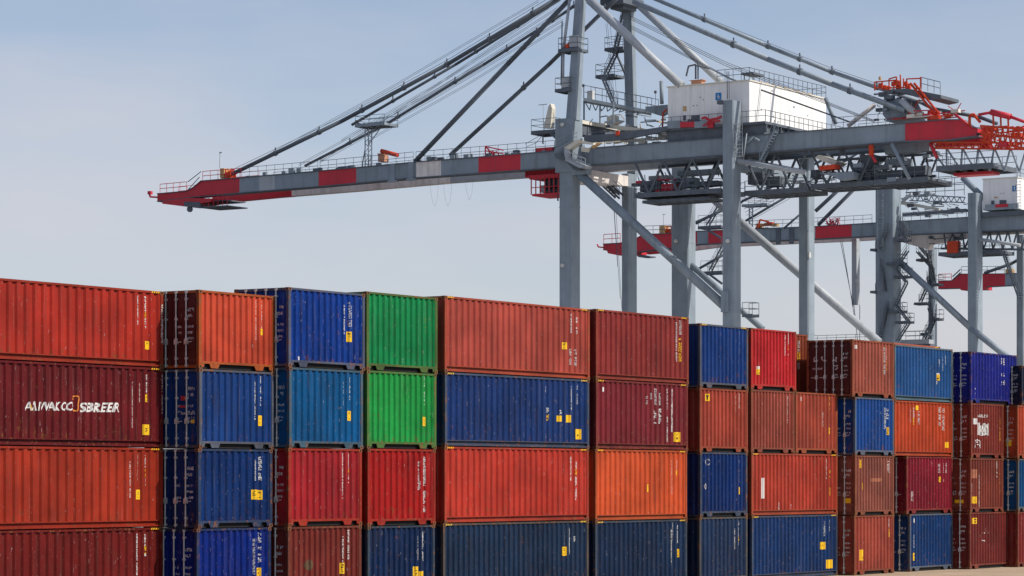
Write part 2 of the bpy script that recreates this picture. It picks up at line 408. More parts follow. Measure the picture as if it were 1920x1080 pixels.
            if (X1-X0) > .12: glyphs(b, X0+mx, X1-mx, Z0+mz, Z1-mz, pi, True, rng, .3, 1, .3)
            b.build('label', [M['yellow'], M['ink']], rt, fix=False)
    return rt, prof, L, H
BASE = 0.006
def lv(*a): return [ZC + x for x in a] + [BASE]
LV = {1: lv(6.324,3.759,1.075,-1.581), 2: lv(6.356,3.724,1.054,-1.62), 3: lv(6.656,3.903,1.105,-1.611), 4: lv(6.758,3.936,1.133,-1.653),
      5: lv(6.839,4.009,1.248,-1.61), 6: lv(6.861,4.038,1.24,-1.65), 7: lv(6.617,3.895,1.187,-1.575), 8: lv(6.618,3.945,1.181,-1.566),
      9: lv(6.45,3.813,1.135,-1.63), 10: lv(6.395,3.761,1.126,-1.617), 11: lv(6.292,3.767,1.077,-1.584), 12: lv(5.75,3.75,1.07,-1.59)}

N0 = {1: 62.583, 2: 61.219, 3: 60.670, 4: 60.644, 5: 60.383, 6: 60.177, 7: 59.710, 8: 59.649, 9: 58.906, 10: 58.977, 11: 58.113, 12: 57.55}
for k_ in range(1, 8):      # keep stacks 4 to 8 on one line, the first three just behind or before it
    n_ = 59.649 if k_ > 3 else N0[k_] - .995
    LV[k_] = [ZC + (z_-ZC)*n_/N0[k_] if z_ > .1 else z_ for z_ in LV[k_]]; N0[k_] = n_
def C(st, row, uL, uR, rgb, label, dn=0.0, **kw):
    z = LV[st]
    return container(uL, uR, N0[st]+dn, z[row-1]-.004, z[row]+.004, rgb, label, **kw)
GREYF = (96, 102, 116); ORF = (186, 92, 44)
# first stack
C(1,1,-196,306.6,(190,52,38),'red-brown long container with one yellow label low at its right, top of the leftmost stack',long=True,frame=(168,56,36),marks=[
  (1,'t',915,930,120,330),(1,'t',962,983,125,228),(1,'o',963,985,228,275),(1,'t',963,985,272,340),(1,'y',968,1002,425,480),(1,'t',1070,1088,180,440)])
c12, p12, L12, H12 = C(1,2,-200,306.3,(116,26,32),'maroon long container with a large white company name across its side',long=True,marks=[
  (1,'t',880,890,695,1010),(1,'t',928,936,705,830),(1,'t',972,986,648,775),(1,'y',970,988,780,830),(1,'y',958,1005,980,1050),(1,'d',1075,1085,650,910)])
C(1,3,-204,306,(178,54,32),'orange-red long container directly below the maroon one bearing a company name',long=True,marks=[
  (2,'t',873,883,315,560),(2,'t',922,930,270,445),(2,'t',965,980,275,370),(2,'o',965,982,370,425),(2,'t',968,982,425,485),(2,'y',908,943,505,570)])
C(1,4,-208,305.5,(122,28,24),'dark red long container at the foot of the leftmost stack',long=True,marks=[
  (2,'t',908,920,790,1075),(2,'t',962,975,800,880),(2,'o',962,978,880,935),(2,'t',962,980,930,950)])
# second stack
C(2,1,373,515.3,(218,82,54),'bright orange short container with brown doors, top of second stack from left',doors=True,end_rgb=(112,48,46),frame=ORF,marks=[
  (1,'t',1710,1719,150,415),(1,'t',1742,1758,160,340),(1,'y',1738,1760,342,385)])
C(2,2,374,514.5,(20,68,138),'blue short container with grey posts, second from top in second stack from left',doors=True,frame=GREYF,marks=[
  (1,'t',1705,1714,695,955),(1,'t',1738,1752,648,855),(1,'y',1722,1755,920,990),(1,'Er',1200,1242,790,820),(1,'Er',1190,1235,853,868),(1,'Ey',1268,1292,948,972),(1,'Et',1205,1295,900,915),(1,'Et',1100,1118,700,722)])
C(2,3,372,511,(4,50,112),'deep blue short container with a double yellow label, in second stack from left',doors=True,frame=(52,72,104),marks=[
  (2,'t',1698,1708,305,445),(2,'t',1730,1748,270,445),(2,'y',1685,1716,505,570),(2,'y',1717,1750,508,572)])
C(2,4,369,508.5,(0,40,132),'royal blue short container at the foot of second stack from left',doors=True,frame=(40,58,100),marks=[
  (2,'t',1692,1702,830,1070),(2,'t',1728,1744,790,990),(2,'y',1712,1742,1025,1080)])
# third stack
C(3,1,541.2,684.5,(4,62,152),'royal blue short container with grey posts, highest beside the green one',doors=True,frame=(92,100,124),marks=[
  (3,'t',763,773,175,380),(3,'t',799,809,150,330),(3,'t',810,819,190,330),(3,'y',790,820,362,430),(3,'w',463,478,527,556)])
C(3,2,542.6,681,(0,94,152),'cyan-blue short container between the royal blue one and a red one',doors=True,frame=(74,104,122),marks=[
  (3,'t',763,773,695,850),(3,'t',799,818,668,820),(3,'y',788,820,890,955)])
C(3,3,541,678.8,(178,36,44),'crimson red short container directly below the cyan-blue one',doors=True,frame=(176,52,36),marks=[
  (4,'t',760,770,258,565),(4,'t',798,808,258,365),(4,'o',795,809,365,405),(4,'t',795,809,405,465)])
C(3,4,540,678,(132,48,40),'brown-red short container with a round greenish stain, foot of third stack from left',doors=True,frame=(122,60,46),marks=[
  (4,'t',753,764,815,990),(4,'t',788,803,772,970),(4,'y',746,770,992,1065),(4,'s',505,562,965,1050)])
# fourth stack
C(4,1,687.6,820.5,(16,148,82),'rust-streaked green short container on top of the brighter green one',frame=(92,120,62),marks=[
  (3,'t',1270,1279,195,430),(3,'t',1308,1317,160,260),(3,'o',1305,1316,262,380)])
C(4,2,688.5,818.5,(34,168,76),'bright green short container directly below the rust-streaked green one',frame=(88,132,66),marks=[
  (3,'t',1267,1276,705,905),(3,'t',1296,1314,660,855),(3,'y',1290,1317,930,990)])
C(4,3,689.6,817,(184,28,26),'scarlet short container directly below the bright green one',frame=(176,48,36),marks=[
  (4,'t',1265,1275,312,445),(4,'t',1264,1279,448,508),(4,'t',1300,1315,285,480),(4,'t',1300,1314,512,655)])
C(4,4,689.6,815.7,(12,44,88),'navy short container at the foot of the stack with green containers',frame=(58,72,88),marks=[
  (4,'t',1255,1264,812,975),(4,'t',1285,1300,785,980),(4,'y',1230,1260,1017,1080),(4,'y',1272,1298,1048,1080)])
# fifth stack
C(5,1,834,1106,(196,84,70),'faded salmon-red long container, top of the stack right of the green ones',long=True,frame=(184,80,56),marks=[
  (5,'t',960,970,172,300),(5,'t',995,1008,195,232),(5,'t',995,1008,262,305),(5,'y',912,937,362,408),(5,'t',956,967,405,512),(5,'t',990,1002,408,520)])
C(5,2,834.5,1105,(24,58,118),'scuffed navy-blue long container with four yellow labels',long=True,frame=(74,88,112),marks=[
  (5,'t',806,818,795,845),(5,'o',806,818,840,885),(5,'y',876,908,850,890),(5,'y',930,964,846,895),(5,'t',962,970,655,815),(5,'t',1000,1008,650,775),(5,'y',994,1032,940,1008),(5,'d',798,806,645,700),(5,'d',832,838,660,710),(5,'d',885,905,800,845)])
C(5,3,833.8,1104,(206,62,46),'bright brick-red long container directly below the scuffed navy-blue one',long=True,frame=(186,66,48),marks=[
  (6,'t',957,967,285,445),(6,'t',992,1003,318,365),(6,'o',989,1004,367,405),(6,'t',989,1003,405,575)])
C(5,4,831,1104,(30,54,84),'dull slate-blue long container at the foot of the stack topped by salmon-red',long=True,frame=(92,84,80),marks=[
  (6,'t',955,965,760,935),(6,'d',985,1000,815,855),(6,'y',907,938,885,945),(6,'d',918,928,790,870)])
# sixth stack
C(6,1,1117.6,1291.5,(152,54,50),'brick-brown long container with yellow lettering, top of stack below the crane legs',long=True,frame=(158,64,50),marks=[
  (5,'t',1662,1671,228,490),(5,'t',1690,1700,215,320),(5,'o',1686,1702,335,490)])
C(6,2,1117.8,1290,(132,40,48),'maroon long container crowded with white lettering columns right of its middle',long=True,frame=(132,52,48),marks=[
  (5,'w',1173,1185,660,690),(5,'t',1497,1503,700,740),(5,'d',1465,1475,720,775),(5,'t',1526,1535,668,780),(5,'t',1556,1565,700,780),(5,'t',1520,1535,802,905),(5,'t',1552,1567,802,905),(5,'t',1600,1608,672,810),(5,'t',1600,1609,850,1025),(5,'t',1632,1641,672,790),(5,'t',1629,1642,780,960),(5,'y',1655,1692,960,1025)])
C(6,3,1116.7,1288.5,(226,92,48),'bright orange long container streaked with rust, under the maroon lettered one',long=True,frame=(196,88,46),marks=[
  (6,'y',1470,1487,470,520),(6,'y',1663,1677,378,408),(6,'d',1632,1638,310,540),(6,'t',1672,1678,310,375)])
C(6,4,1116.5,1288.5,(24,50,84),'dark slate-blue long container directly below the bright orange rusty one',long=True,frame=(64,78,94),marks=[
  (6,'t',1628,1635,770,1005),(6,'t',1645,1652,725,850),(6,'t',1676,1684,740,860),(6,'y',1670,1687,900,955)])
# set back behind the sixth stack: only their right ends show
for row, rgb, lab in ((2,(176,78,60),'salmon container set back behind the maroon lettered one, only its edge showing'),
                      (3,(138,34,36),'dark red container set back behind the bright orange rusty one, only its edge showing'),
                      (4,(26,42,70),'navy container set back behind the dark slate-blue one, only its edge showing')):
    C(6,row,1175,1304.5,rgb,lab,dn=2.62,frame=(120,60,44) if row < 4 else (96,56,40),marks=[(5,'d',1764,1786,690,960)] if row == 2 else [(6,'d',1762,1782,310,350),(6,'d',1762,1780,420,480),(6,'d',1762,1780,580,650)] if row == 3 else [])
# seventh stack
C(7,1,1312.5,1403,(20,66,138),'blue short container left of the bright red one, top of its stack',frame=(92,98,112),haz=True,marks=[
  (7,'t',682,691,285,540),(7,'t',718,728,230,385),(7,'o',714,735,390,475)])
C(7,2,1312.2,1402.5,(184,76,58),'salmon-brown short container with a yellow letter mark at its upper left',frame=(164,78,54),marks=[
  (7,'y',355,405,895,970),(7,'t',675,687,915,1079),(7,'t',710,720,890,1050),(8,'t',420,426,0,105)])
C(7,3,1313,1401.7,(6,52,118),'deep blue short container with faint white rings, between salmon-brown and slate ones',frame=(66,80,102),marks=[
  (8,'t',418,425,318,500),(8,'o',418,425,480,525),(8,'t',440,448,315,465),(8,'y',440,453,498,545),(8,'r',221,253,316,350),(8,'r',217,234,478,508)])
C(7,4,1311.8,1401.7,(32,56,92),'slate grey-blue short container directly below the one with white rings',frame=(84,86,88),marks=[
  (8,'t',418,424,768,905),(8,'t',440,448,715,820),(8,'o',438,450,822,852),(8,'t',442,447,855,880)])
# eighth stack
C(8,1,1408.4,1493,(218,44,50),'bright red short container on top, beside a recessed brown one',frame=(196,56,50),marks=[
  (7,'t',1195,1206,270,490),(7,'t',1230,1245,245,385),(7,'o',1230,1248,385,430),(7,'t',1230,1245,450,490),(7,'w',912,938,602,632),(7,'y',910,942,632,692)])
container(1440,1514.6,N0[8]+2.5,z_at(1514.6,628,N0[8]+2.5),LV[8][1]+.004,(160,78,50),'brown container recessed behind the bright red one, only its right end showing',frame=(170,82,46),marks=[
  (7,'t',1345,1358,330,450),(7,'o',1340,1362,455,550),(7,'t',1342,1356,550,635)])
C(8,2,1408.6,1490,(170,82,66),'dusty pink-brown short container directly below the bright red one',frame=(150,80,62),marks=[
  (7,'t',1195,1205,980,1079),(7,'t',1232,1242,920,1079),(8,'t',762,768,0,90)])
C(8,2,1492,1570.6,(184,80,60),'salmon short container with a white label, right neighbour of the pink-brown one',frame=(168,86,56),marks=[
  (7,'w',1367,1380,925,970),(7,'t',1635,1645,940,1079),(7,'o',1665,1684,930,1060),(8,'t',995,1000,0,100),(8,'y',1030,1042,108,150)])
C(8,3,1409.3,1570.6,(192,68,50),'brick-orange long container with a tall white bar, under the two salmon ones',long=True,frame=(172,76,52),marks=[
  (8,'w',595,607,437,572),(8,'d',698,706,598,645),(8,'d',1018,1024,310,450),(8,'o',1040,1047,380,440),(8,'o',1040,1047,500,555),(8,'d',785,792,610,640)])
C(8,4,1410,1570.5,(18,58,112),'navy long container with two yellow labels at lower right, below the brick-orange one',long=True,frame=(64,80,104),marks=[
  (8,'t',1000,1006,720,820),(8,'t',1032,1038,712,785),(8,'y',978,1007,857,905),(8,'y',1018,1054,972,1030)])
# ninth stack
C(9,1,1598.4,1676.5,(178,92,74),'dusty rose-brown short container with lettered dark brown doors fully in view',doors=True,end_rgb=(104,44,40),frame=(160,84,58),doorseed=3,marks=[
  (9,'w',203,214,210,242),(9,'t',447,455,230,460),(9,'t',464,476,240,350),(9,'o',464,478,350,430),(7,'Et',1495,1600,503,556),(7,'Et',1712,1762,505,556),(7,'Et',1485,1590,620,640),(7,'Et',1712,1758,590,640),(7,'Et',1715,1755,735,780)])
C(9,2,1603.3,1676.5,(22,78,154),'bright blue short container with worn lower edge, below the rose-brown one',doors=True,frame=(92,112,136),marks=[
  (9,'t',448,457,740,930),(9,'t',470,482,745,850),(9,'y',468,484,905,970)])
C(9,3,1603.3,1676.5,(158,90,76),'pale dusty pink short container with an orange repair patch',doors=True,frame=(140,80,60),marks=[
  (8,'y',1232,1243,318,372),(8,'y',1248,1257,470,515),(8,'p',1308,1376,438,462),(8,'d',1395,1402,318,415),(8,'t',1418,1427,325,408),(10,'Ey',95,155,425,465),(10,'Et',78,162,180,200)])
C(9,4,1602,1676.5,(172,76,60),'brown-pink short container on the ground, below the one with an orange patch',doors=True,frame=(146,74,52),marks=[
  (8,'y',1237,1258,907,978),(8,'o',1420,1428,770,825),(8,'d',1420,1426,700,760)])
# tenth stack
C(10,1,1677.4,1786.2,(42,98,162),'weathered steel-blue long container, top of stack beside the rose-brown one',long=True,frame=(96,120,132),haz=False,marks=[
  (9,'t',903,912,320,405),(9,'t',938,950,310,430),(9,'t',957,967,290,380),(9,'y',885,915,460,510),(9,'w',890,908,448,460),(9,'t',888,900,515,550)])
C(10,2,1677.4,1786.4,(200,74,38),'rusty orange long container directly below the weathered steel-blue one',long=True,frame=(184,78,44),haz=False,marks=[
  (9,'o',528,542,720,780),(9,'t',662,671,735,880),(9,'o',684,698,825,885),(9,'t',685,698,740,825),(9,'y',712,740,722,760),(9,'d',735,745,770,880),(9,'t',910,922,735,895),(9,'t',940,952,745,935),(9,'y',960,990,1030,1079)])
C(10,3,1700,1787,(142,28,48),'wine-red container with four short white lettering columns and a darker end',frame=(140,48,48),doors=True,doortext=False,marks=[
  (10,'d',850,857,110,155),(10,'t',905,914,125,210),(10,'t',918,930,125,210),(10,'t',944,956,130,210),(10,'t',960,976,125,210),(10,'y',908,924,242,288),(10,'t',946,956,248,285),(10,'d',676,690,365,450)])
C(10,4,1706,1787,(14,62,120),'blue container on the ground with grey frame, below the wine-red one',frame=(92,104,120),doors=True,marks=[
  (10,'w',692,704,595,630),(10,'t',690,697,730,840),(10,'y',688,704,885,950)])
container(1640,1763,N0[10]+2.6,z_at(1700,644.5,N0[10]+2.6),LV[10][1]+.004,(206,108,82),'pale orange container set back behind the weathered steel-blue one, only its top showing',long=True)
# eleventh stack
C(11,1,1820.4,1907,(28,40,148),'ultramarine container with clean paint, top of the stack near the right edge',doors=True,frame=(34,46,132),marks=[
  (9,'t',1428,1438,320,375),(9,'t',1448,1460,325,385),(9,'t',1428,1438,450,475),(9,'t',1448,1460,447,480),(9,'t',1430,1442,502,550),(9,'t',1448,1460,508,548),(9,'t',1208,1222,572,625),(9,'d',1388,1393,335,480)])
c112, p112, L112, H112 = C(11,2,1821,1881.8,(140,56,46),'reddish-brown short container with big white patches and scrawls on its side',doors=True,frame=(142,66,52),marks=[
  (9,'h',1235,1320,797,822),(9,'w',1200,1228,830,880),(9,'o',1415,1430,810,1035),(9,'d',1380,1386,835,945)])
C(11,3,1819.5,1881.4,(142,64,50),'brown short container with an orange patch and a long white stripe of lettering',doors=True,frame=(136,68,52),marks=[
  (10,'p',1178,1230,180,255),(10,'t',1188,1194,290,410),(10,'y',1190,1224,410,468),(10,'t',1241,1247,220,510),(10,'t',1390,1397,110,250),(10,'o',1420,1430,190,400),(10,'Ey',1034,1108,436,465)])
c114, p114, L114, H114 = C(11,4,1818.5,1906.9,(122,44,40),'dark brown-red container on the ground near the right edge, with a white scrawl',doors=True,frame=(128,58,48),marks=[
  (10,'y',1190,1228,590,640)])
# twelfth stack, cut by the right edge of the photograph
for row, ul, rgb, lab, kw in ((1,1916,(40,48,70),'dark container with shaded end at the right edge, lowest-topped stack',dict(doors=True)),
     (2,1908,(196,78,50),'orange container at the right edge, beside the brown one with white patches',dict(doors=True,frame=(170,82,50),marks=[(9,'Ey',1465,1512,1010,1065)])),
     (3,1909,(10,82,138),'blue container at the right edge, directly below the orange one',dict(doors=True,frame=(100,104,104))),
     (4,1908.5,(140,48,44),'red-brown container at the right edge, on the ground',dict(frame=(130,60,50)))):
    C(12,row,ul,2010,rgb,lab,**kw)
# company name on the maroon container: outlined letters laid over the ridges
def drape(parent, prof, n0, r0, zb, me_v, me_f, name, mat, off=.008):
    bm = bmesh.new(); vs = [bm.verts.new(v) for v in me_v]
    for f in me_f:
        try: bm.faces.new([vs[i] for i in f])
        except ValueError: pass
    lo = min(v[0] for v in me_v); hi = max(v[0] for v in me_v)
    for x in prof.x:
        if lo < x < hi: bmesh.ops.bisect_plane(bm, geom=bm.verts[:] + bm.edges[:] + bm.faces[:], plane_co=(x,0,0), plane_no=(1,0,0))
    for v in bm.verts: v.co.y = prof.y(v.co.x) - off
    me = bpy.data.meshes.new(name); bm.to_mesh(me); bm.free(); me.materials.append(mat)
    o = bpy.data.objects.new(name, me); COL.objects.link(o); o.parent = parent; return o
def stroke(pts, w):
    V, Fc = [], []
    for p, q in zip(pts, pts[1:]):
        p, q = Vector((p[0], 0, p[1])), Vector((q[0], 0, q[1])); d = (q-p).normalized(); a = Vector((-d.z, 0, d.x))*w/2; o = len(V)
        p2, q2 = p - d*w*.3, q + d*w*.3
        V += [tuple(p2-a), tuple(q2-a), tuple(q2+a), tuple(p2+a)]; Fc.append([o, o+1, o+2, o+3])
    return V, Fc
def text_on(parent, prof, n0, r0, zb, body, za, box, name, mat, shear=.25, bold=.02):
    cu = bpy.data.curves.new(name, 'FONT'); cu.body = body; cu.shear = shear; cu.offset = bold; cu.resolution_u = 3
    to = bpy.data.objects.new(name, cu); COL.objects.link(to); bpy.context.view_layer.update()
    me = to.evaluated_get(bpy.context.evaluated_depsgraph_get()).to_mesh()
    V = [tuple(v.co) for v in me.vertices]; Fc = [list(p.vertices) for p in me.polygons]
    x0, x1 = min(v[0] for v in V), max(v[0] for v in V); y0, y1 = min(v[1] for v in V), max(v[1] for v in V)
    to.to_mesh_clear(); bpy.data.objects.remove(to)
    ox, oy, sc = ZM[za]; xa, xb, ya, yb = box
    def mp(v):
        u = ox + (xa + (v[0]-x0)/(x1-x0)*(xb-xa))/sc; w = oy + (yb - (v[1]-y0)/(y1-y0)*(yb-ya))/sc
        return (r_at(u, n0)-r0, 0, z_at(u, w, n0)-zb)
    return drape(parent, prof, n0, r0, zb, [mp(v) for v in V], Fc, name, mat)
def strokes_on(parent, prof, n0, r0, zb, zm, lines, w, name, mat):
    V, Fc = [], []
    ox, oy, sc = ZM[zm]
    for ln in lines:
        pts = [(r_at(ox+x/sc, n0)-r0, z_at(ox+x/sc, oy+y/sc, n0)-zb) for x, y in ln]
        v, f = stroke(pts, w); o = len(V); V += v; Fc += [[i+o for i in q] for q in f]
    return drape(parent, prof, n0, r0, zb, V, Fc, name, mat, .014)
a12 = (c12, p12, N0[1], r_at(-200, N0[1]), LV[1][2]+.004)
text_on(*a12, 'A\u039bIWAKCO', 1, (172, 497, 826, 888), 'lettering', M['white'], .2, .02)
text_on(*a12, 'SBREER', 1, (537, 805, 834, 898), 'lettering', M['white'], .22, .028)
strokes_on(*a12, 1, [[(497,812),(490,803),(494,795),(508,791),(524,793),(528,803),(522,845),(522,880),(514,890),(498,886)]], .045, 'lettering', M['orange'])
strokes_on(*a12, 1, [[(205,850),(212,870),(216,884)]], .03, 'lettering', M['yellow'])
a112 = (c112, p112, N0[11], r_at(1821, N0[11]), LV[11][2]+.004)
strokes_on(*a112, 9, [[(1243,875),(1243,962)],[(1250,905),(1272,905)],[(1262,900),(1262,962),(1290,958)],[(1290,880),(1294,958)],[(1294,885),(1318,962)],[(1322,880),(1322,965)],[(1282,890),(1282,950)],[(1308,890),(1310,960)]], .17, 'lettering', M['white'])
strokes_on(*a112, 9, [[(1208,1075),(1215,1020),(1232,1008),(1250,1022),(1252,1060),(1262,1079)],[(1222,1030),(1240,1030)],[(1226,1050),(1244,1050),(1250,1075)]], .045, 'lettering', M['white'])
a114 = (c114, p114, N0[11], r_at(1818.5, N0[11]), LV[11][4]+.004)
strokes_on(*a114, 10, [[(1270,716),(1273,778),(1298,786)],[(1285,716),(1295,720),(1298,784)]], .04, 'lettering', M['white'])

# ------------------------------------------------------------------ cranes
class Crane:
    """local frame: x towards the water along the boom, y = minus the quay direction, z up"""
    def __init__(s, us, Z, label):
        s.o = Vector(((us-960)/F*Z, Z, 0)); s.ro, s.no = R.dot(s.o), N.dot(s.o)
        s.root = empty('gantry_crane', s.o, NANG); tag(s.root, label, 'crane', 'ship-to-shore cranes on the quay')
    def w2l(s, p): d = p - s.o; return Vector((N.dot(d), -R.dot(d), p.z))
    def ray(s, u, v): return Vector(((u-960)/F, 1, (HZ-v)/F))
    def L(s, u, v, g=0.0):        # pixel on the upright plane g metres along the quay
        d = s.ray(u, v); t = (s.ro+g)/R.dot(d); return s.w2l(Vector((0,0,ZC)) + d*t)
    def K(s, u, v, a=0.0):        # pixel on the upright plane a metres along the boom
        d = s.ray(u, v); t = (s.no+a)/N.dot(d); return s.w2l(Vector((0,0,ZC)) + d*t)
    def P(s, mb, name, mat, par=None, **kw):
        return mb.build(name, [M[m] for m in mat] if isinstance(mat, (list, tuple)) else M[mat], par or s.root, **kw)
    def rect(s, u0, us, u1, v, g):     # plan of a box post whose near arris is at us; also its height
        p = s.L(us, v, g); q = s.L(u0, v, g); k = s.K(u1, v, p.x)
        return p.x, q.x, p.y, k.y, p.z
    def leg(s, u0, us, u1, vtop, g=0.0, vref=500, name='leg', mat='steel', z0=0.0):
        x0, x1, y0, y1, _ = s.rect(u0, us, u1, vref, g); zt = s.L(us, vtop, g).z
        c = .12
        b = MB(); pl = [(x0+c,y0),(x1-c,y0),(x1,y0-c),(x1,y1+c),(x1-c,y1),(x0+c,y1),(x0,y1+c),(x0,y0-c)]
        b.ext([(x,y,z0) for x,y in pl], (0,0,zt-z0))
        o = s.P(b, name, mat)
        # stiffener bands and inspection lamp
        b = MB()
        for f in (.25, .5, .78): b.box(x0-.02, x1+.02, y1-.02, y0+.02, z0+(zt-z0)*f, z0+(zt-z0)*f+.05)
        s.P(b, 'flange', mat, o)
        return (x0, x1, y0, y1, zt)
    def mast(s, bot, top, g0, g1, mat='steel'):
        (u0,us,u1,v), (w0,ws,w1,w) = bot, top
        x0,x1,y0,y1,z0 = s.rect(u0,us,u1,v,g0); a0,a1,b0,b1,z1 = s.rect(w0,ws,w1,w,g1)
        return s.P(MB().frust([(x0,y0,z0),(x1,y0,z0),(x1,y1,z0),(x0,y1,z0)], [(a0,b0,z1),(a1,b0,z1),(a1,b1,z1),(a0,b1,z1)]), 'mast', mat)
    def pipe(s, pts, r, name='stay', mat='stay', n=12, clamps=0):
        ps = [s.L(*p) for p in pts]
        o = s.P(MB().line(ps, r, n), name, mat, smooth=True)
        if clamps:
            b = MB()
            for i in range(1, clamps+1):
                t = i/(clamps+1)*(len(ps)-1); k = int(t); p = ps[k].lerp(ps[k+1], t-k); d = (ps[k+1]-ps[k]).normalized()
                b.tube(p-d*.18, p+d*.18, r*1.35, 10); b.box(p.x-.06, p.x+.06, p.y-.06, p.y+.06, p.z, p.z+r+.45)
            s.P(b, 'clamp', 'steel_d', o)
        return o
    def rope(s, pts, r=.035, name='cable'):
        return s.P(MB().line([s.L(*p) for p in pts], r, 4), name, 'rope')
    def rail(s, p, q, h=1.1, sp=1.5, r=.032, mat='steel_d', par=None, name='railing'):
        p, q = Vector(p), Vector(q); n = max(1, int((q-p).length/sp)); b = MB(); up = Vector((0,0,1))
        for i in range(n+1): a = p.lerp(q, i/n); b.tube(a, a+up*h, r, 4)
        for f in (.5, 1.0): b.tube(p+up*h*f, q+up*h*f, r, 4)
        return s.P(b, name, mat, par)
    def deck(s, x0, x1, y0, y1, z, t=.25, mat='steel_d', rails='nsew', name='platform', h=1.1):
        b = MB().box(x0, x1, y0, y1, z-t*.35, z)
        k = max(2, int(abs(x1-x0)/1.2))
        for i in range(k+1): xx = x0+(x1-x0)*i/k; b.box(min(xx,xx+.08), max(xx,xx+.08), min(y0,y1)+.02, max(y0,y1)-.02, z-t, z-t*.35-.003)
        for yy in (y0, y1): b.box(x0-.02, x1+.02, yy-.05, yy+.05, z-t-.02, z+.06)
        o = s.P(b, name, mat)
        if 's' in rails: s.rail((x0,y0,z),(x1,y0,z),h,par=o)
        if 'n' in rails: s.rail((x0,y1,z),(x1,y1,z),h,par=o)
        if 'w' in rails: s.rail((x0,y0,z),(x0,y1,z),h,par=o)
        if 'e' in rails: s.rail((x1,y0,z),(x1,y1,z),h,par=o)
        return o
    def stairs(s, p, q, w=.7, mat='steel_d', steps=None):   # flight from p up to q, w along y
        p, q = Vector(p), Vector(q); b = MB(); up = Vector((0,0,1))
        for y in (-w/2, w/2):
            d = Vector((0,y,0)); b.beam(p+d, q+d, .06, .22)
            b.tube(p+d+up, q+d+up, .03, 4); b.tube(p+d+up*.55, q+d+up*.55, .025, 4)
            n = max(2, int((q-p).length/1.3))
            for i in range(n+1): a = p.lerp(q, i/n)+d; b.tube(a, a+up, .028, 4)
        n = steps or max(3, int(abs(q.z-p.z)/.3))
        for i in range(1, n): a = p.lerp(q, i/n); b.box(a.x-.13, a.x+.13, a.y-w/2, a.y+w/2, a.z-.02, a.z+.02)
        return s.P(b, 'staircase', mat)
    def ladder(s, p, q, w=.5, mat='steel_l', cage=True):
        p, q = Vector(p), Vector(q); b = MB(); d = Vector((w/2,0,0))
        b.tube(p-d, q-d, .04, 4); b.tube(p+d, q+d, .04, 4)
        n = int((q-p).length/.4)
        for i in range(n): a = p.lerp(q, i/n); b.tube(a-d, a+d, .025, 4)
        if cage:
            for i in range(0, n, 2):
                a = p.lerp(q, i/n); h = Vector((0,.55,0)); b.line([a-d, a-d+h, a+d+h, a+d], .022, 4)
            for e in (-d, d): b.tube(p+e+Vector((0,.55,0)), q+e+Vector((0,.55,0)), .022, 4)
        return s.P(b, 'ladder', mat)
    def truss(s, a, b_, c, d, n, r=.13, mat='steel_d', name='truss', chord=True, y2=None):
        """zigzag between the line a-b_ (top) and c-d (bottom)"""
        a, b_, c, d = map(Vector, (a, b_, c, d)); m = MB()
        if chord: m.beam(a, b_, r*2.2, r*2.2); m.beam(c, d, r*2.2, r*2.2)
        for i in range(n):
            t0, t1 = i/n, (i+1)/n; tm = (t0+t1)/2
            m.tube(a.lerp(b_, t0), c.lerp(d, tm), r, 6); m.tube(c.lerp(d, tm), a.lerp(b_, t1), r, 6)
        return s.P(m, name, mat)
    def girder(s, top, bot, bands, g, th, mats, name='boom'):
        """top, bot: pixel outlines; bands: (u, material index) to the right of u"""
        def ev(ln, u):
            for (a, va), (b, vb) in zip(ln, ln[1:]):
                if u <= b: return va + (vb-va)*(u-a)/(b-a)
            return ln[-1][1]
        us = sorted({p[0] for p in top} | {p[0] for p in bot} | {b[0] for b in bands if top[0][0] < b[0] < top[-1][0]})
        m = MB(); y = None
        for u0, u1 in zip(us, us[1:]):
            mi = [b[1] for b in bands if b[0] <= (u0+u1)/2][-1]
            q = [s.L(u0, ev(bot,u0), g), s.L(u1, ev(bot,u1), g), s.L(u1, ev(top,u1), g), s.L(u0, ev(top,u0), g)]
            ql = [Vector((p.x, p.y-th, p.z)) for p in q]
            m.add(q+ql, [(0,1,2,3),(7,6,5,4),(3,2,6,7),(1,0,4,5)] + ([(0,3,7,4)] if u0 == us[0] else []) + ([(2,1,5,6)] if u1 == us[-1] else []), mi)
        o = s.P(m, name, mats)
        f = MB()   # flanges, proud of the web
        for ln, dz in ((top, .05), (bot, -.05)):
            pts = [s.L(u, v, g) for u, v in ln]
            for p, q in zip(pts, pts[1:]):
                for e in (.12, -th-.12): pass
                f.frust([p+Vector((0,.12,-.05+dz)), q+Vector((0,.12,-.05+dz)), q+Vector((0,-th-.12,-.05+dz)), p+Vector((0,-th-.12,-.05+dz))],
                        [p+Vector((0,.12,.05+dz)), q+Vector((0,.12,.05+dz)), q+Vector((0,-th-.12,.05+dz)), p+Vector((0,-th-.12,.05+dz))])
        s.P(f, 'flange', 'steel_d' if name != 'boom_far' else 'steel', o)
        return o, (lambda u: s.L(u, ev(top, u), g)), (lambda u: s.L(u, ev(bot, u), g))

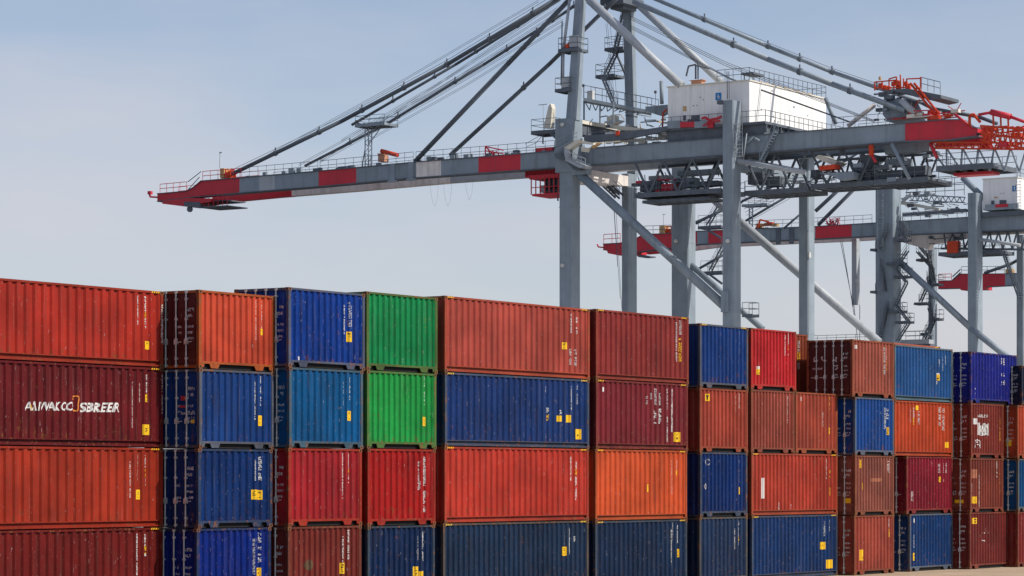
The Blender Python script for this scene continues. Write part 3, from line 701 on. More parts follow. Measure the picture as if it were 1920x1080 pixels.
def scatter(C_, name, mats_, n, u0, u1, v0, v1, g0, g1, rg, slope=0.0, big=1.0):
    for i in range(n):
        u = rg.uniform(u0, u1); v = rg.uniform(v0, v1) + slope*(u-u0); p = C_.L(u, v, rg.uniform(g0, g1)); m = MB(); k = rg.random(); s_ = rg.uniform(.12, .42)*big
        if k < .3: m.box(p.x-s_*1.4, p.x+s_*1.4, p.y-s_, p.y+s_, p.z-s_*.5, p.z+s_*.6); m.box(p.x-s_*1.5, p.x+s_*1.5, p.y-s_*1.1, p.y+s_*1.1, p.z-s_*.6, p.z-s_*.501)
        elif k < .65: m.beam(p, p+Vector((rg.uniform(-3.2,3.2)*big, 0, rg.uniform(-.12,.12))), .07, .12)
        elif k < .85: m.beam(p, p+Vector((rg.uniform(-.3,.3), -rg.uniform(.8,3.2), 0)), .1, .14)
        else: m.tube(p, p+Vector((rg.uniform(-.9,.9), 0, rg.uniform(.4,1.3))), .05, 6)
        C_.P(m, name, rg.choice(mats_))
# ================= the near crane
A = Crane(1072, 322, 'near grey ship-to-shore crane with white machine house and red-banded boom')
l1 = A.leg(1048, 1072.5, 1088.5, 222, 0.0, 450)
G = -A.K(1178, 450, l1[0]).y
l2 = A.leg(1165, 1178, 1195, 325, G, 450)
l4 = A.leg(1354, 1374.5, 1390, 187, 0.0, 450)
G5 = -A.K(1515.5, 450, l4[0]).y
l5 = A.leg(1497, 1515.5, 1528, 280, G5, 450)
G3 = max(G, G5) + 2.5
l3 = A.leg(1258.5, 1290, 1305, 310, G3, 480)
# head block of the near waterside leg, with its round lamp
x0,x1,y0,y1,_ = A.rect(1042.5, 1072.8, 1090.5, 270, -.12)
zb_, zt_ = A.L(1072, 322, 0).z, A.L(1072, 221, 0).z
hb = A.P(MB().box(x0-.05, x1+.1, y1-.1, y0+.02, zb_, zt_), 'leg_head', 'steel')
for (u, v, g) in ((1055, 234, -.2), (1268, 452, G3-.06), (1365, 452, -.06), (1055, 498, -.06)):
    p = A.L(u, v, g); A.P(MB().tube(p, p+Vector((0,.18,0)), .24, 12).tube(p+Vector((0,.18,0)), p+Vector((0,.3,0)), .2, 12, .1), 'floodlight', 'lamp')
gm1 = -A.K(1089, 0, l1[0]).y; gm2 = -A.K(1184, 0, l1[0]).y
GA, GB = 0.1, -A.K(1191, 228, l1[0]).y
A.mast((1061, 1077, 1088.5, 224), (1081.5, 1092, 1101, -45), GA, gm1+.4)
A.mast((1176, 1191, 1197.5, 330), (1166, 1182, 1189, -45), GB, gm2-.2)
# top cross piece between the two masts, cut by the picture's upper edge
pa, pb = A.K(1092, -18, l1[0]), A.K(1180, 6, l1[0])
A.P(MB().beam(A.K(1095,-22,l1[0]+.6), A.K(1180,-8,l1[0]+.6), 1.4, 1.2), 'cross_head', 'steel_d')
p = A.K(1172, 8, l1[0]+.3)
A.P(MB().box(p.x-1.5, p.x+1.6, p.y-1.7, p.y+2.9, p.z-.35, p.z+.5).box(p.x-.8, p.x+.9, p.y-1.2, p.y+1.8, p.z-.75, p.z-.351), 'sheave_block', 'steel_d')
# near and far girders
gN, gF = 2.0, G-3.2
mats = ['steel', 'red', 'beige', 'steel_l']
top = [(295,364),(350,359),(363,352),(377,340),(449,334),(597,321.5),(780,304.5),(976,289),(1352,259.5),(1697,232)]
bot = [(295,377),(352,370),(449,361),(597,349),(780,332.5),(976,318.5),(1352,291),(1697,264)]
bandsA = [(0,1),(449,0),(486,3),(515,0),(597.5,1),(668,0),(780.5,2),(827,0),(897,1),(976,0),(1697,1)]
bo, bt, bb = A.girder(top+[(1766,225.5),(1803,225),(1819,237),(1833,241)], bot+[(1774,262),(1833,254)], bandsA, gN, 1.2, mats)
wy = Vector((0, -(gF-gN), 0))
# the far girder stands beside it, coloured paler to stand in for bounced light
m = MB(); us = [330,449,480,597,780,976,1045,1352,1697,1800]
for a, b in zip(us, us[1:]):
    pa_, pb_, qa, qb = bt(a)+wy, bt(b)+wy, bb(a)+wy, bb(b)+wy
    m.frust([qa, qb, qb+Vector((0,-1.2,0)), qa+Vector((0,-1.2,0))], [pa_, pb_, pb_+Vector((0,-1.2,0)), pa_+Vector((0,-1.2,0))], 1 if b <= 480 else 2 if b <= 780 else 3 if b<=1352 else 0 if b <= 1697 else 1)
A.P(m, 'boom', mats)
for u in (470, 560, 640, 730, 860, 960, 1120, 1230, 1440, 1600):
    p, q = bt(u)+Vector((0,-1.2,-.5)), bt(u)+wy+Vector((0,0,-.5)); A.P(MB().beam(p, q, .5, .5), 'cross_beam', 'steel')
# hinge plates
for u in (737, 772):
    p, q = bt(u), bb(u); A.P(MB().box(p.x-.35, p.x+.35, p.y+.001, p.y+.25, q.z-.1, p.z+.1).box(p.x-.6,p.x+.6,p.y+.001,p.y+.3,q.z-.35,q.z-.101), 'hinge_plate', 'steel')
# walkway railings along the near girder
up = Vector((0,0,.1))
for a, b in ((452,596),(600,775),(780,1040),(1095,1250),(1560,1690)):
    A.rail(bt(a)+up, bt(b)+up, 1.15, 1.2, .03); A.rail(bt(a)+up+wy*.9, bt(b)+up+wy*.9, 1.15, 1.6, .028)
for a, b in ((300,350),(380,452)): A.rail(bt(a)+up, bt(b)+up, 1.1, 1.0, .04, 'red'); A.rail(bt(a)+up+wy*.5, bt(b)+up+wy*.5, 1.1, 1.2, .03, 'red')
A.P(MB().tube(bt(352)+up+Vector((0,0,1)), bt(377)+up+Vector((0,0,1.1)), .05, 6).tube(bt(352)+up, bt(374)+up+Vector((0,0,.6)), .05, 6), 'handrail', 'steel_d')
# cable trays and clutter along the walkway
rg = random.Random(3)
for i in range(40):
    u = rg.uniform(455, 1040); p = bt(u)+Vector((0,-rg.uniform(.1,1.1),.1)); a = rg.uniform(.1,.4); h = rg.uniform(.15,.6)
    A.P(MB().box(p.x-a, p.x+a, p.y-.2, p.y+.2, p.z, p.z+h), 'cable_box', rg.choice(('steel_d','steel')))
# tip of the boom: nose frame, tan cabinet, mast, sheave
p = A.L(282, 366, gN); q = A.L(297, 371, gN)
A.P(MB().line([A.L(280,361,gN), A.L(281.5,369,gN), A.L(297,370,gN)], .12, 6).box(p.x-.2,p.x+.3,p.y-.2,p.y+.2,p.z+.1,p.z+.5), 'bumper', 'red')
q0 = [A.L(*c_) for c_ in ((304,377,gN-.3),(352,371,gN-.3),(395,372,gN-.3),(395,378,gN-.3),(345,387,gN-.3),(304,382,gN-.3))]
A.P(MB().ext(q0, (0,-3.2,0)), 'nose_frame', 'red')
q0 = [A.L(*c_) for c_ in ((345,378,gN-.4),(374,379,gN-.4),(374,390,gN-.4),(345,386,gN-.4))]
A.P(MB().ext(q0, (0,-1.2,0)), 'sheave_guard', 'steel_d')
p = A.L(354.5, 392, gN-.2); A.P(MB().tube(p, p+Vector((0,-.3,0)), .36, 14), 'sheave', 'steel_d')
q = A.L(374, 378, gN); r_ = A.L(426, 378, gN)
d1 = A.P(MB().box(r_.x, q.x, q.y-4, q.y, r_.z-.55, r_.z-.42).box(r_.x+.2, q.x, q.y-3.9, q.y-.1, r_.z+.15, r_.z+.28), 'tip_platform', 'steel_d')
A.rail((r_.x,q.y,r_.z-.42),(q.x,q.y,r_.z-.42),1.4,.7,.045,'red',d1)
p = A.L(410.5, 333, gN); q = A.L(418, 315, gN)
A.P(MB().box(q.x, p.x, p.y-1.6, p.y-.2, p.z, q.z), 'cabinet', 'tan')
p = A.L(418.5, 334, gN); q = A.L(431, 315, gN); m = MB()
m.box(q.x+.2, p.x-.02, p.y-1.5, p.y-.3, p.z, p.z+.75)
for i in range(7): a = rg.uniform(q.x, p.x); m.tube((a,p.y-rg.uniform(.2,1.5),p.z),(a,p.y-rg.uniform(.2,1.5),q.z), .06, 6); m.tube((q.x,p.y-.3-.15*i,p.z+.12*i+.2),(p.x,p.y-.3-.15*i,p.z+.12*i+.3), .05, 6)
A.P(m, 'winch', 'orangered')
A.P(MB().tube(A.L(412,315,gN+.8), A.L(412.5,287,gN+.8), .045, 6).box(*(lambda p:(p.x-.35,p.x+.1,p.y-.05,p.y+.05,p.z,p.z+.12))(A.L(412.5,287,gN+.8))), 'wind_sensor_mast', 'steel_l')
# red jib on the walkway, orange service crane
A.pipe([(715,283,gN+.5),(746,291,gN+.5)], .26, 'service_jib', 'orangered', 10)
p = A.L(715.5,303,gN+.6); A.P(MB().box(p.x-.45,p.x+.45,p.y-.8,p.y+.1,p.z,p.z+.75).box(p.x-.25,p.x+.6,p.y-.7,p.y,p.z+.751,p.z+1.0), 'service_winch', 'salmon')
m = MB(); p0 = bt(910)+up; p1 = bt(944)+up
m.line([p0, p0+Vector((0,0,1.1)), p1+Vector((0,0,.5))], .08, 6); m.line([p0+Vector((-1.2,0,0)), p0+Vector((0,0,1.1))], .08, 6); m.tube(p0+Vector((0,0,.6)), p1+Vector((0,0,.1)), .08, 6)
for i in range(4): a = p0.lerp(p1, i/4); m.tube(a, a.lerp(p0, .2)+Vector((0,0,.9-.15*i)), .07, 6)
A.P(m, 'boom_latch', 'red')
p = bt(1018)+up; A.P(MB().box(p.x-1.2,p.x+1.1,p.y-.9,p.y-.1,p.z,p.z+.45), 'cable_reel_box', 'red')
# lattice pylon on the boom carrying the ropes
m = MB(); base = [bt(676)+up, bt(694)+up]; tpz = A.L(686, 240, gN).z; xm = (base[0].x+base[1].x)/2
for x_, xs in ((base[0].x, .25), (base[1].x, -.25)):
    for y_ in (-.3, -.95): m.tube((x_*.35+xm*.65+.0, base[0].y+y_, base[0].z), (xm+xs, base[0].y+y_, tpz), .07, 6)
for i in range(8):
    z0_ = base[0].z+(tpz-base[0].z)*i/8; z1_ = base[0].z+(tpz-base[0].z)*(i+1)/8; s_ = 1 if i % 2 else -1
    for y_ in (-.3, -.95): m.tube((xm+.3*s_, base[0].y+y_, z0_), (xm-.3*s_, base[0].y+y_, z1_), .045, 4)
m.tube((base[0].x, base[0].y-.3, base[0].z), (xm+.25, base[0].y-.3, base[0].z+2.1), .07, 6); m.tube(A.L(712,242,gN+.3), A.L(692,270,gN+.3), .06, 6)
A.P(m, 'rope_pylon', 'steel')
pl, pr_ = A.L(667, 234, gN+.2), A.L(722, 241, gN+.2)
A.deck(pr_.x, pl.x, pl.y-2.6, pl.y+.1, pl.z, .3, 'steel', 'sne', 'pylon_platform', 1.0)
m = MB()
for i in range(5): p = A.L(672+10*i, 235, gN+1.2); m.tube(p, p+Vector((0,-.5,0)), .3, 10)
A.P(m, 'rope_sheave', 'steel_d')
# forestays: long pipes that sag a little
A.pipe([(436,326,gN+.3),(640,227.5,gN+.8),(838,121,1.6),(1040,0,3.0),(1085,-28,3.6)], .245, clamps=9)
A.pipe([(660,234,gF),(855,120.5,gF-.5),(1050,-1,gF-2)], .17, clamps=4)
A.pipe([(572,311,gF),(720,235,gF),(908,120.5,gF-.5),(1058,24,gF-2),(1100,-5,gF-2.5)], .17, clamps=6)
A.pipe([(778,303,gN+.4),(951,121,gN+1.5),(1062,5,4.0),(1085,-20,4.4)], .28, clamps=1)
A.pipe([(844,291,gF),(1029,121,gF-.5),(1125,27,gF-2),(1160,-6,gF-2.5)], .24, clamps=3)
A.pipe([(1105,0,2.2),(1278,161,gN+.6)], .48, 'back_leg', 'steel_l', 16)
A.pipe([(1200,12,gF),(1352,154,gF+1)], .40, 'back_leg', 'steel_l', 16)
A.pipe([(1100,-40,2.2),(1105,0,2.2)], .48, 'back_leg', 'steel_l', 16)
A.pipe([(1188,3,gN+1),(1440,111,gN+.6),(1560,157.5,gN+.5),(1697,207.5,gN+.4)], .30, 'backstay', 'steel', 14, clamps=3)
A.pipe([(1205,-12,gF),(1440,87,gF),(1560,135,gF),(1730,193,gF)], .23, 'backstay', 'steel', 14, clamps=5)
# ropes
for (a, b) in (((455,316),(1010,0)),((600,300),(1030,12)),((640,262),(1045,14)),((650,268),(1050,20)),((560,308),(1052,30)),((600,302),(1056,36)),((690,262),(1058,44))):
    for e in (0, 3.2): A.rope([(a[0], a[1]+e, gN+2), ((a[0]+b[0])/2, (a[1]+b[1])/2+5+e, gN+2), (b[0], b[1]+e, gN+3)], .022)
for (a, b) in (((436,322),(1000,6)),): A.rope([(a[0],a[1]-4,gN+.3),(640,220,gN+.8),(838,113,1.6),(1036,-8,3)], .028, 'handline')
for dv in (0, 3, 6, 17, 20, 23):
    A.rope([(1182, 30+dv, gm2), (1360, 116+dv*1.2, gN+3), (1640, 226+dv*.6, gN+3)] if dv < 10 else [(1182, 30+dv, gm2), (1370, 140+dv*.4, gN+3), (1600, 225+dv*.3, gN+3)], .03)
A.rope([(1205,-14,gF),(1440,80,gF),(1560,128,gF),(1730,186,gF)], .025, 'handline')
for c_ in (806, 831, 872):
    A.rope([(c_, 338, gF), (c_+2, 362, gF), (c_+5, 378, gF), (c_+9, 387, gF), (c_+13, 377, gF), (c_+15, 360, gF), (c_+16, 335, gF)] if c_ != 872 else [(c_,336,gF),(c_+3,360,gF),(c_+8,376,gF),(c_+13,362,gF),(c_+15,333,gF)], .010, 'festoon_cable')
for a, b in (((1152,396),(1163,560)),((1155,396),(1166,580)),((1150,380),(1158,500))): A.rope([(a[0],a[1],G-1),(b[0],b[1],G-1)], .025)
# diagonal pipes of the portal
A.pipe([(1082,322,.4),(1358,574,.4)], .50, 'brace', 'steel', 16)
p = A.L(1089, 318, .2); A.P(MB().box(p.x-.9,p.x+1.0,p.y-.7,p.y+.4,p.z-.6,p.z+.7), 'brace_joint', 'steel')
p = A.L(1361, 566, -.1); A.P(MB().box(p.x-.35,p.x+.55,p.y-.5,p.y+.15,p.z-1.1,p.z+1.2), 'brace_joint', 'steel')
A.pipe([(1296,497,G3+.9),(1430,617,G3+.9)], .36, 'brace', 'steel', 16)
A.pipe([(1300,340,G3+1),(1648,642,G3+1)], .50, 'brace', 'steel_l', 16)
A.pipe([(1384,302,.8),(1508,323,.8)], .27, 'tie_pipe', 'steel_l', 12)
# cross beams between near and far legs
x0_, x1_ = l1[0], l1[1]
zt = A.K(1088.5, 315, x0_).z; zb2 = A.K(1088.5, 344, x0_).z
A.P(MB().frust([(x0_,l1[3],zb2),(x1_,l1[3],zb2),(x1_,l2[2],zb2+.6),(x0_,l2[2],zb2+.6)], [(x0_,l1[3],zt),(x1_,l1[3],zt),(x1_,l2[2],zt),(x0_,l2[2],zt)]), 'portal_beam', 'beige')
zt = A.K(1090, 224, x0_).z
A.P(MB().box(x0_+.2, x1_-.2, l2[2], l1[3], zt-1.6, zt-.2).box(x0_, x1_, l2[2], l1[3], zt-.199, zt), 'portal_beam', 'steel_d')
A.P(MB().box(x0_-.06, x0_-.001, l2[2], l1[3], zt-.45, zt-.05), 'cable_tray', 'cream')
x4, x5 = l4[0], l4[1]; zq = A.K(1390, 292, x4).z
A.P(MB().box(x4+.2, x5-.2, l5[2], l4[3], zq-1.6, zq-.1), 'portal_beam', 'steel')
# machine house on top of the girders
gH = 2.3
c0 = A.L(1405, 151.5, gH); c1 = A.L(1252.5, 163.5, gH); cb = A.L(1405, 230, gH); cr = A.K(1548.5, 183, c0.x)
H0, H1 = cb.z, c0.z; XW, XL = c1.x, c0.x; YN, YF = c0.y, cr.y
b = MB().box(XL, XW, YF, YN, H0, H1)
hs = A.P(b, 'machine_house', 'house')
A.P(MB().box(XL-.12, XW+.12, YF-.12, YN+.12, H1+.002, H1+.14), 'house_roof', 'cream', hs)
m = MB()
for i in range(1, 15): y = YN+(YF-YN)*i/15; m.box(XL-.012, XL-.0015, y-.012, y+.012, H0+.1, H1-.1)
for i in range(1, 11): x = XL+(XW-XL)*i/11; m.box(x-.012, x+.012, YN+.0015, YN+.012, H0+.1, H1-.1)
A.P(m, 'panel_seam', 'cream', hs)
q = [A.L(u, v, gH-.05) for u, v in ((1341.5,188),(1352,187),(1352,173.5),(1341.5,174.5))]
sg = A.P(MB().ext(q, (0,-.04,0)), 'sign', 'blue', hs)
m = MB()
for (u,v,w,h) in ((1345.8,176.5,1.6,8.5),(1344,180,5.5,1.4),(1347.4,183,2.6,1.2)):
    m.ext([A.L(u+a*w, v+b_*h, gH-.07) for a,b_ in ((0,1),(1,1),(1,0),(0,0))], (0,-.012,0))
A.P(m, 'sign_mark', 'white', sg)
def wallspot(u, v, w, h, mat, name, g=gH-.03): return A.P(MB().ext([A.L(u+a*w, v+b_*h, g) for a,b_ in ((0,1),(1,1),(1,0),(0,0))], (0,-.02,0)), name, mat, hs)
wallspot(1280.5, 199, 6.5, 9.5, 'tan', 'door_window'); wallspot(1281, 216, 5, 10, 'steel_d', 'door'); wallspot(1296,216,16,12,'steel_d','cabinet'); wallspot(1289,223.5,9,5,'steel_d','cabinet')
for u, v in ((1299,197),(1305.5,196.5),(1312,181.5),(1317.5,186)): wallspot(u, v, 1.8, 1.8, 'steel_d', 'vent')
for u, v, w, h in ((1447,169,2,2.4),(1479,191,5.5,18),(1488,199,2,3.6),(1449,217,2.2,3),(1427,204,1.6,2.6),(1514,216,1.4,2)):
    q = [A.K(u+a*w, v+b_*h, XL-.03) for a,b_ in ((0,1),(1,1),(1,0),(0,0))]
    A.P(MB().ext(q, (.02,0,0)), 'door' if h > 10 else 'vent', 'house' if h > 10 else 'steel_d', hs)
# platform under the house and its skirts
pl_ = A.P(MB().box(XL-2.2, XW+.6, YF-.4, YN+.5, H0-.3, H0-.02).box(XL-1.8, XW, YF-.2, YN+.1, H0-1.5, H0-.303), 'house_platform', 'steel_d')
m = MB()
for i in range(12): y = YN+(YF-YN)*i/11; m.box(XL-2.15, XL-1.82, y-.06, y+.06, H0-1.2, H0-.31)
A.P(m, 'bracket', 'steel_d', pl_)
A.rail((XL-2.2,YN+.4,H0),(XL-2.2,YF-.3,H0),1.2,1.1,.035,par=pl_); A.rail((XL-2.2,YN+.45,H0),(XW+.5,YN+.45,H0),1.2,1.1,.03,par=pl_)
for (u0,u1,v0,v1,mat) in ((1251,1275,227,241,'steel'),(1275,1302,229,239,'red'),(1302,1326,228,240,'steel'),(1326,1337,227,240,'red')):
    q = [A.L(u, v, gH-.7) for u, v in ((u0,v1),(u1,v1-(u1-u0)*.04),(u1,v0-(u1-u0)*.04),(u0,v0))]
    A.P(MB().ext(q, (0,-.4,0)), 'equipment_box', mat, pl_)
A.P(MB().line([A.L(u,v,gH-.8) for u,v in ((1316,222),(1322,220),(1330,225),(1345,222),(1353,218))], .14, 8).line([A.L(u,v,gH-.8) for u,v in ((1318,236),(1330,229),(1350,226))], .10, 8), 'hose', 'red', pl_)
up0 = Vector((0,0,H1+.14))
A.rail((XL,YN,H1+.14),(XL,YF,H1+.14),1.3,1.1,.035,par=hs); A.rail((XL,YF,H1+.14),(XW,YF,H1+.14),1.2,1.5,.03,par=hs); A.rail((XL,YN,H1+.14),(XL+4,YN,H1+.14),1.3,1.0,.035,par=hs)
q = A.L(1390,140.5,gH+.6); r_ = A.L(1420,136.5,gH+1.5)
A.P(MB().box(r_.x, q.x, q.y-2.5, q.y, q.z, q.z+.22).tube((q.x-.2,q.y-.3,H1+.14),(q.x-.2,q.y-.3,q.z),.06,6).tube((r_.x+.2,q.y-.3,H1+.14),(r_.x+.2,q.y-.3,q.z),.06,6), 'roof_canopy', 'steel_d', hs)
m = MB(); q = A.L(1296,157,gH+1)
m.box(q.x-1.3, q.x, q.y-.8, q.y, H1+.14, H1+.7); m.box(q.x-1.5, q.x+.2, q.y-.9, q.y+.1, H1+.701, H1+.76); A.P(m, 'roof_unit', 'salmon', hs)
m = MB(); p = Vector((q.x-.4,q.y-.3,H1+.9)); m.line([p, p+Vector((0,0,1.6)), p+Vector((.9,0,1.5)), p+Vector((1.2,0,.4))], .1, 6); m.line([p+Vector((-.3,0,0)), p+Vector((-.3,0,1.9))], .09, 6); m.line([p+Vector((0,0,1.5)), p+Vector((-1.8,0,1.0))], .08, 6)
A.P(m, 'exhaust_pipe', 'steel_d', hs)
for u in (1364, 1367.5): A.rope([(u,186,.0),(u-1,134,.0)], .05, 'aerial')
m = MB()
for i in range(9): y = YN+(YF-YN)*(.18+.08*i); A.P(MB().box(XL+.3, XL+.9, y-.25, y+.25, H1+.14, H1+.35), 'roof_vent', 'tan', hs)
# ladder and clutter on the landside near leg
p, q = A.L(1379, 292, -.35), A.L(1379, 224, -.35)
A.ladder((l4[0]-.45, l4[2]-.5, p.z), (l4[0]-.45, l4[2]-.5, q.z), .8)
p = A.L(1354, 186, -.1); A.P(MB().box(p.x-.1,p.x+.6,p.y-.5,p.y+.1,p.z-.5,p.z-.1), 'junction_box', 'steel_d')
for u0,v0,u1,v1 in ((1395,272,1413,258),(1413,258,1424,264)): A.pipe([(u0,v0,1.6),(u1,v1,1.6)], .14, 'pipe', 'steel', 8)
A.pipe([(1393,305,1.0),(1400,250,1.0)], .06, 'pipe', 'steel_l', 6)
A.stairs(A.L(1427,304,gN-.6), A.L(1456,243,gN-.6), .8, 'steel')
# hung walkway and trusses below the near girder
def hang(u0, v0, u1, v1, g, wid, n, rr=.14, mat='steel_d', rails='sn', vt=None):
    a, b = A.L(u0, v0, g), A.L(u1, v1, g); zz = (a.z+b.z)/2
    A.deck(min(a.x,b.x), max(a.x,b.x), a.y-wid, a.y, zz, .35, mat, rails, 'walkway', 1.2)
    ta, tb = bb(u0), bb(u1)
    for y in (a.y-.1, a.y-wid+.1):
        A.truss((a.x,y,ta.z-.1),(b.x,y,tb.z-.1),(a.x,y,zz),(b.x,y,zz), n, rr)
hang(1190, 367, 1352, 353, gN, 5.5, 3, .14)
hang(1396, 350, 1512, 364, gN+1, 5, 2, .14)
hang(1520, 338, 1640, 350, gN+1.5, 5, 2, .13)
a, b = A.L(1205,377,gN+.5), A.L(1330,372,gN+.5)
A.deck(b.x, a.x, a.y-3.5, a.y, a.z, .25, 'steel_d', '', 'service_tray')
rg = random.Random(11)
for (u0,v0,u1,v1,g_,mt) in ((1200,338,1232,360,gN+1.2,'steel_d'),(1240,344,1262,358,gN+.9,'red'),(1268,332,1300,352,gN+2.2,'steel'),(1305,338,1345,350,gN+1.2,'steel_d'),(1216,328,1250,338,gN+3,'steel_l'),(1270,316,1340,330,gN+3,'steel')):
    q, r_ = A.L(u0,v1,g_), A.L(u1,v0,g_); bx_ = MB().box(r_.x,q.x,q.y-1.5,q.y,q.z,r_.z)
    for i in range(3): x = r_.x+(q.x-r_.x)*(i+.5)/3; bx_.box(x-.06,x+.06,q.y+.001,q.y+.08,q.z+.05,r_.z-.05)
    A.P(bx_, 'trolley_winch', mt)
scatter(A, 'hoist_gear', ('steel_d','steel_d','steel','red'), 44, 1190, 1348, 338, 362, gN+.6, gN+4, rg, -.05)
rg = random.Random(12)
for (u0,v0,u1,v1,g_,mt) in ((1402,322,1430,346,gN+2.2,'steel_d'),(1436,330,1462,350,gN+2.4,'steel_d'),(1520,318,1532,334,gN+2,'steel_d'),(1575,322,1632,344,gN+2.4,'steel_d'),(1600,308,1640,322,gN+3,'steel'),(1640,318,1690,338,gN+2.4,'steel_d'),(1695,310,1735,330,gN+3,'steel_d'),(1660,296,1700,312,gN+3,'steel')):
    q, r_ = A.L(u0,v1,g_), A.L(u1,v0,g_); bx_ = MB().box(r_.x,q.x,q.y-1.5,q.y,q.z,r_.z)
    for i in range(3): x = r_.x+(q.x-r_.x)*(i+.5)/3; bx_.box(x-.06,x+.06,q.y+.001,q.y+.08,q.z+.05,r_.z-.05)
    A.P(bx_, 'trolley_winch', mt)
scatter(A, 'hoist_gear', ('steel_d','steel_d','steel','steel_l'), 44, 1396, 1655, 322, 350, gN+1, gN+5, rg)
q = [A.L(u, v, gN-.2) for u, v in ((1536,319),(1565,316),(1565,308),(1536,311))]; A.P(MB().ext(q, (0,-1.4,0)), 'trolley_box', 'orangered')
q = [A.L(u, v, gN+.2) for u, v in ((1536,325),(1600,322),(1600,334),(1575,338),(1560,330))]; A.P(MB().ext(q, (0,-2,0)), 'trolley_frame', 'steel')
q = [A.L(u, v, gN+1) for u, v in ((1535,290),(1570,303),(1562,310),(1528,296))]; A.P(MB().ext(q, (0,-2.4,0)), 'cable_chute', 'cream')
q = [A.L(u, v, gN+2) for u, v in ((1611,290),(1640,290),(1627,315),(1620,315))]; A.P(MB().ext(q, (0,-2,0)), 'hopper', 'steel_d')
A.pipe([(1633,272,gN-.2),(1634,292,gN-.2)], .28, 'buffer', 'orangered', 10); A.pipe([(1634,290,gN-.2),(1642,304,gN-.2)], .16, 'buffer', 'red', 8)
# operator cab in its red frame below the boom
a, b = A.L(992, 333, gN+1), A.L(1047, 362, gN+1)
A.P(MB().box(b.x-.5, a.x, a.y-4, a.y, a.z-.2, a.z+.25), 'cab_frame', 'red')
m = MB()
for i in range(7):
    x = b.x+(a.x-.3-b.x)*i/6; m.tube((x,a.y,b.z),(x,a.y,a.z), .07, 6); m.tube((x,a.y-3.5,b.z),(x,a.y-3.5,a.z), .06, 6)
m.box(b.x-.5, a.x-.4, a.y-3.8, a.y, b.z-.15, b.z+.08); m.tube((b.x,a.y+.02,b.z+.8),(a.x-.4,a.y+.02,b.z+.8), .05, 6)
A.P(m, 'cab_frame', 'red')
p, q = A.L(1020, 349, gN+1.5), A.L(1046, 338, gN+1.5)
cab = A.P(MB().box(q.x-.8, p.x, p.y-2.6, p.y-.2, b.z+.1, a.z-.25), 'operator_cab', 'glass')
A.P(MB().box(p.x+.05,p.x+.8,p.y-1.4,p.y-.3,b.z+.3,b.z+1.1), 'cab_desk', 'steel_l')
m = MB(); q0, q1 = A.L(985,325,gN+1.2), A.L(1048,319,gN+1.2)
for i in range(22): x = q1.x+(q0.x-q1.x)*i/21; m.box(x-.05,x+.05,q0.y-3,q0.y,q0.z-.35,q0.z+.35)
m.box(q1.x,q0.x,q0.y-3.1,q0.y+.05,q0.z-.5,q0.z-.351); A.P(m, 'cab_rail', 'red')
m = MB(); p = A.L(1017,367,gN+1.6); m.line([p, p+Vector((-.6,0,.4)), p+Vector((-2,0,.5))], .07, 6); m.tube(p+Vector((-2,0,.5)), p+Vector((-2.1,0,-.7)), .09, 6); A.P(m, 'cable_hook', 'steel_d')
# left platform with a cream jib
a, b = A.L(998, 247, gN), A.L(1044, 247, gN)
dk = A.deck(b.x, a.x, a.y-2.6, a.y+.2, a.z, .35, 'steel_d', 'snwe', 'platform', 1.35)
q = [A.L(u, v, gN+.5) for u, v in ((1019,240),(1032,240),(1035,203),(1032,194),(1028,200))]; A.P(MB().ext(q, (0,-.8,0)), 'luffing_jib', 'cream')
A.P(MB().beam(A.L(1030,246,gN), A.L(1045,259,gN), .3, .4).beam(A.L(1018,250,gN), A.L(1018,270,gN), .12, .12), 'bracket', 'steel_d')
A.P(MB().line([A.L(985,270,gN), A.L(1016,252,gN)], .03, 5).line([A.L(988,275,gN), A.L(1005,268,gN), A.L(1020,250,gN)], .03, 5), 'cable', 'rope')
A.P(MB().tube(A.L(1018.5,197,gN), A.L(1018.5,240,gN), .03, 4).box(*(lambda p:(p.x-.5,p.x+.6,p.y-.04,p.y+.04,p.z-.04,p.z+.04))(A.L(1018.5,196,gN))), 'wind_sensor_mast', 'steel_l')
# white stair landing wrapped round the waterside leg
def slab(pts, g, th, mat, name): return A.P(MB().ext([A.L(u, v, g) for u, v in pts], (0,-th,0)), name, mat)
slab([(1057.5,276),(1066,280),(1084,267),(1088,262),(1080,262)], -1.5, 1.0, 'cream', 'stair_landing')
slab([(1057.5,276),(1066,280),(1066,297),(1062,302),(1058,290)], -1.5, .5, 'steel_l', 'stair_landing')
slab([(1062,302),(1066,296),(1100,311),(1096,315),(1086,315)], -1.5, 1.3, 'steel_l', 'stair_landing')
slab([(1086,263),(1110,267),(1110,271),(1086,268)], -1.2, 1.0, 'cream', 'stair_landing')
slab([(1089,275),(1102,277),(1099,285),(1090,284)], -.8, .6, 'cream', 'stair_landing')
slab([(1039,288),(1058,287),(1088,318),(1075,318),(1058,299),(1042,297)], -1.0, .8, 'steel_d', 'stair_landing')
A.stairs(A.L(1064,300,-1.6), A.L(1094,314,-1.6), .8, 'steel_l'); A.stairs(A.L(1043,284,-1.2), A.L(1078,264,-1.2), .8, 'steel')
slab([(1107,275),(1122,267),(1124,269),(1110,278)], -.5, .5, 'tan', 'cable_chute')
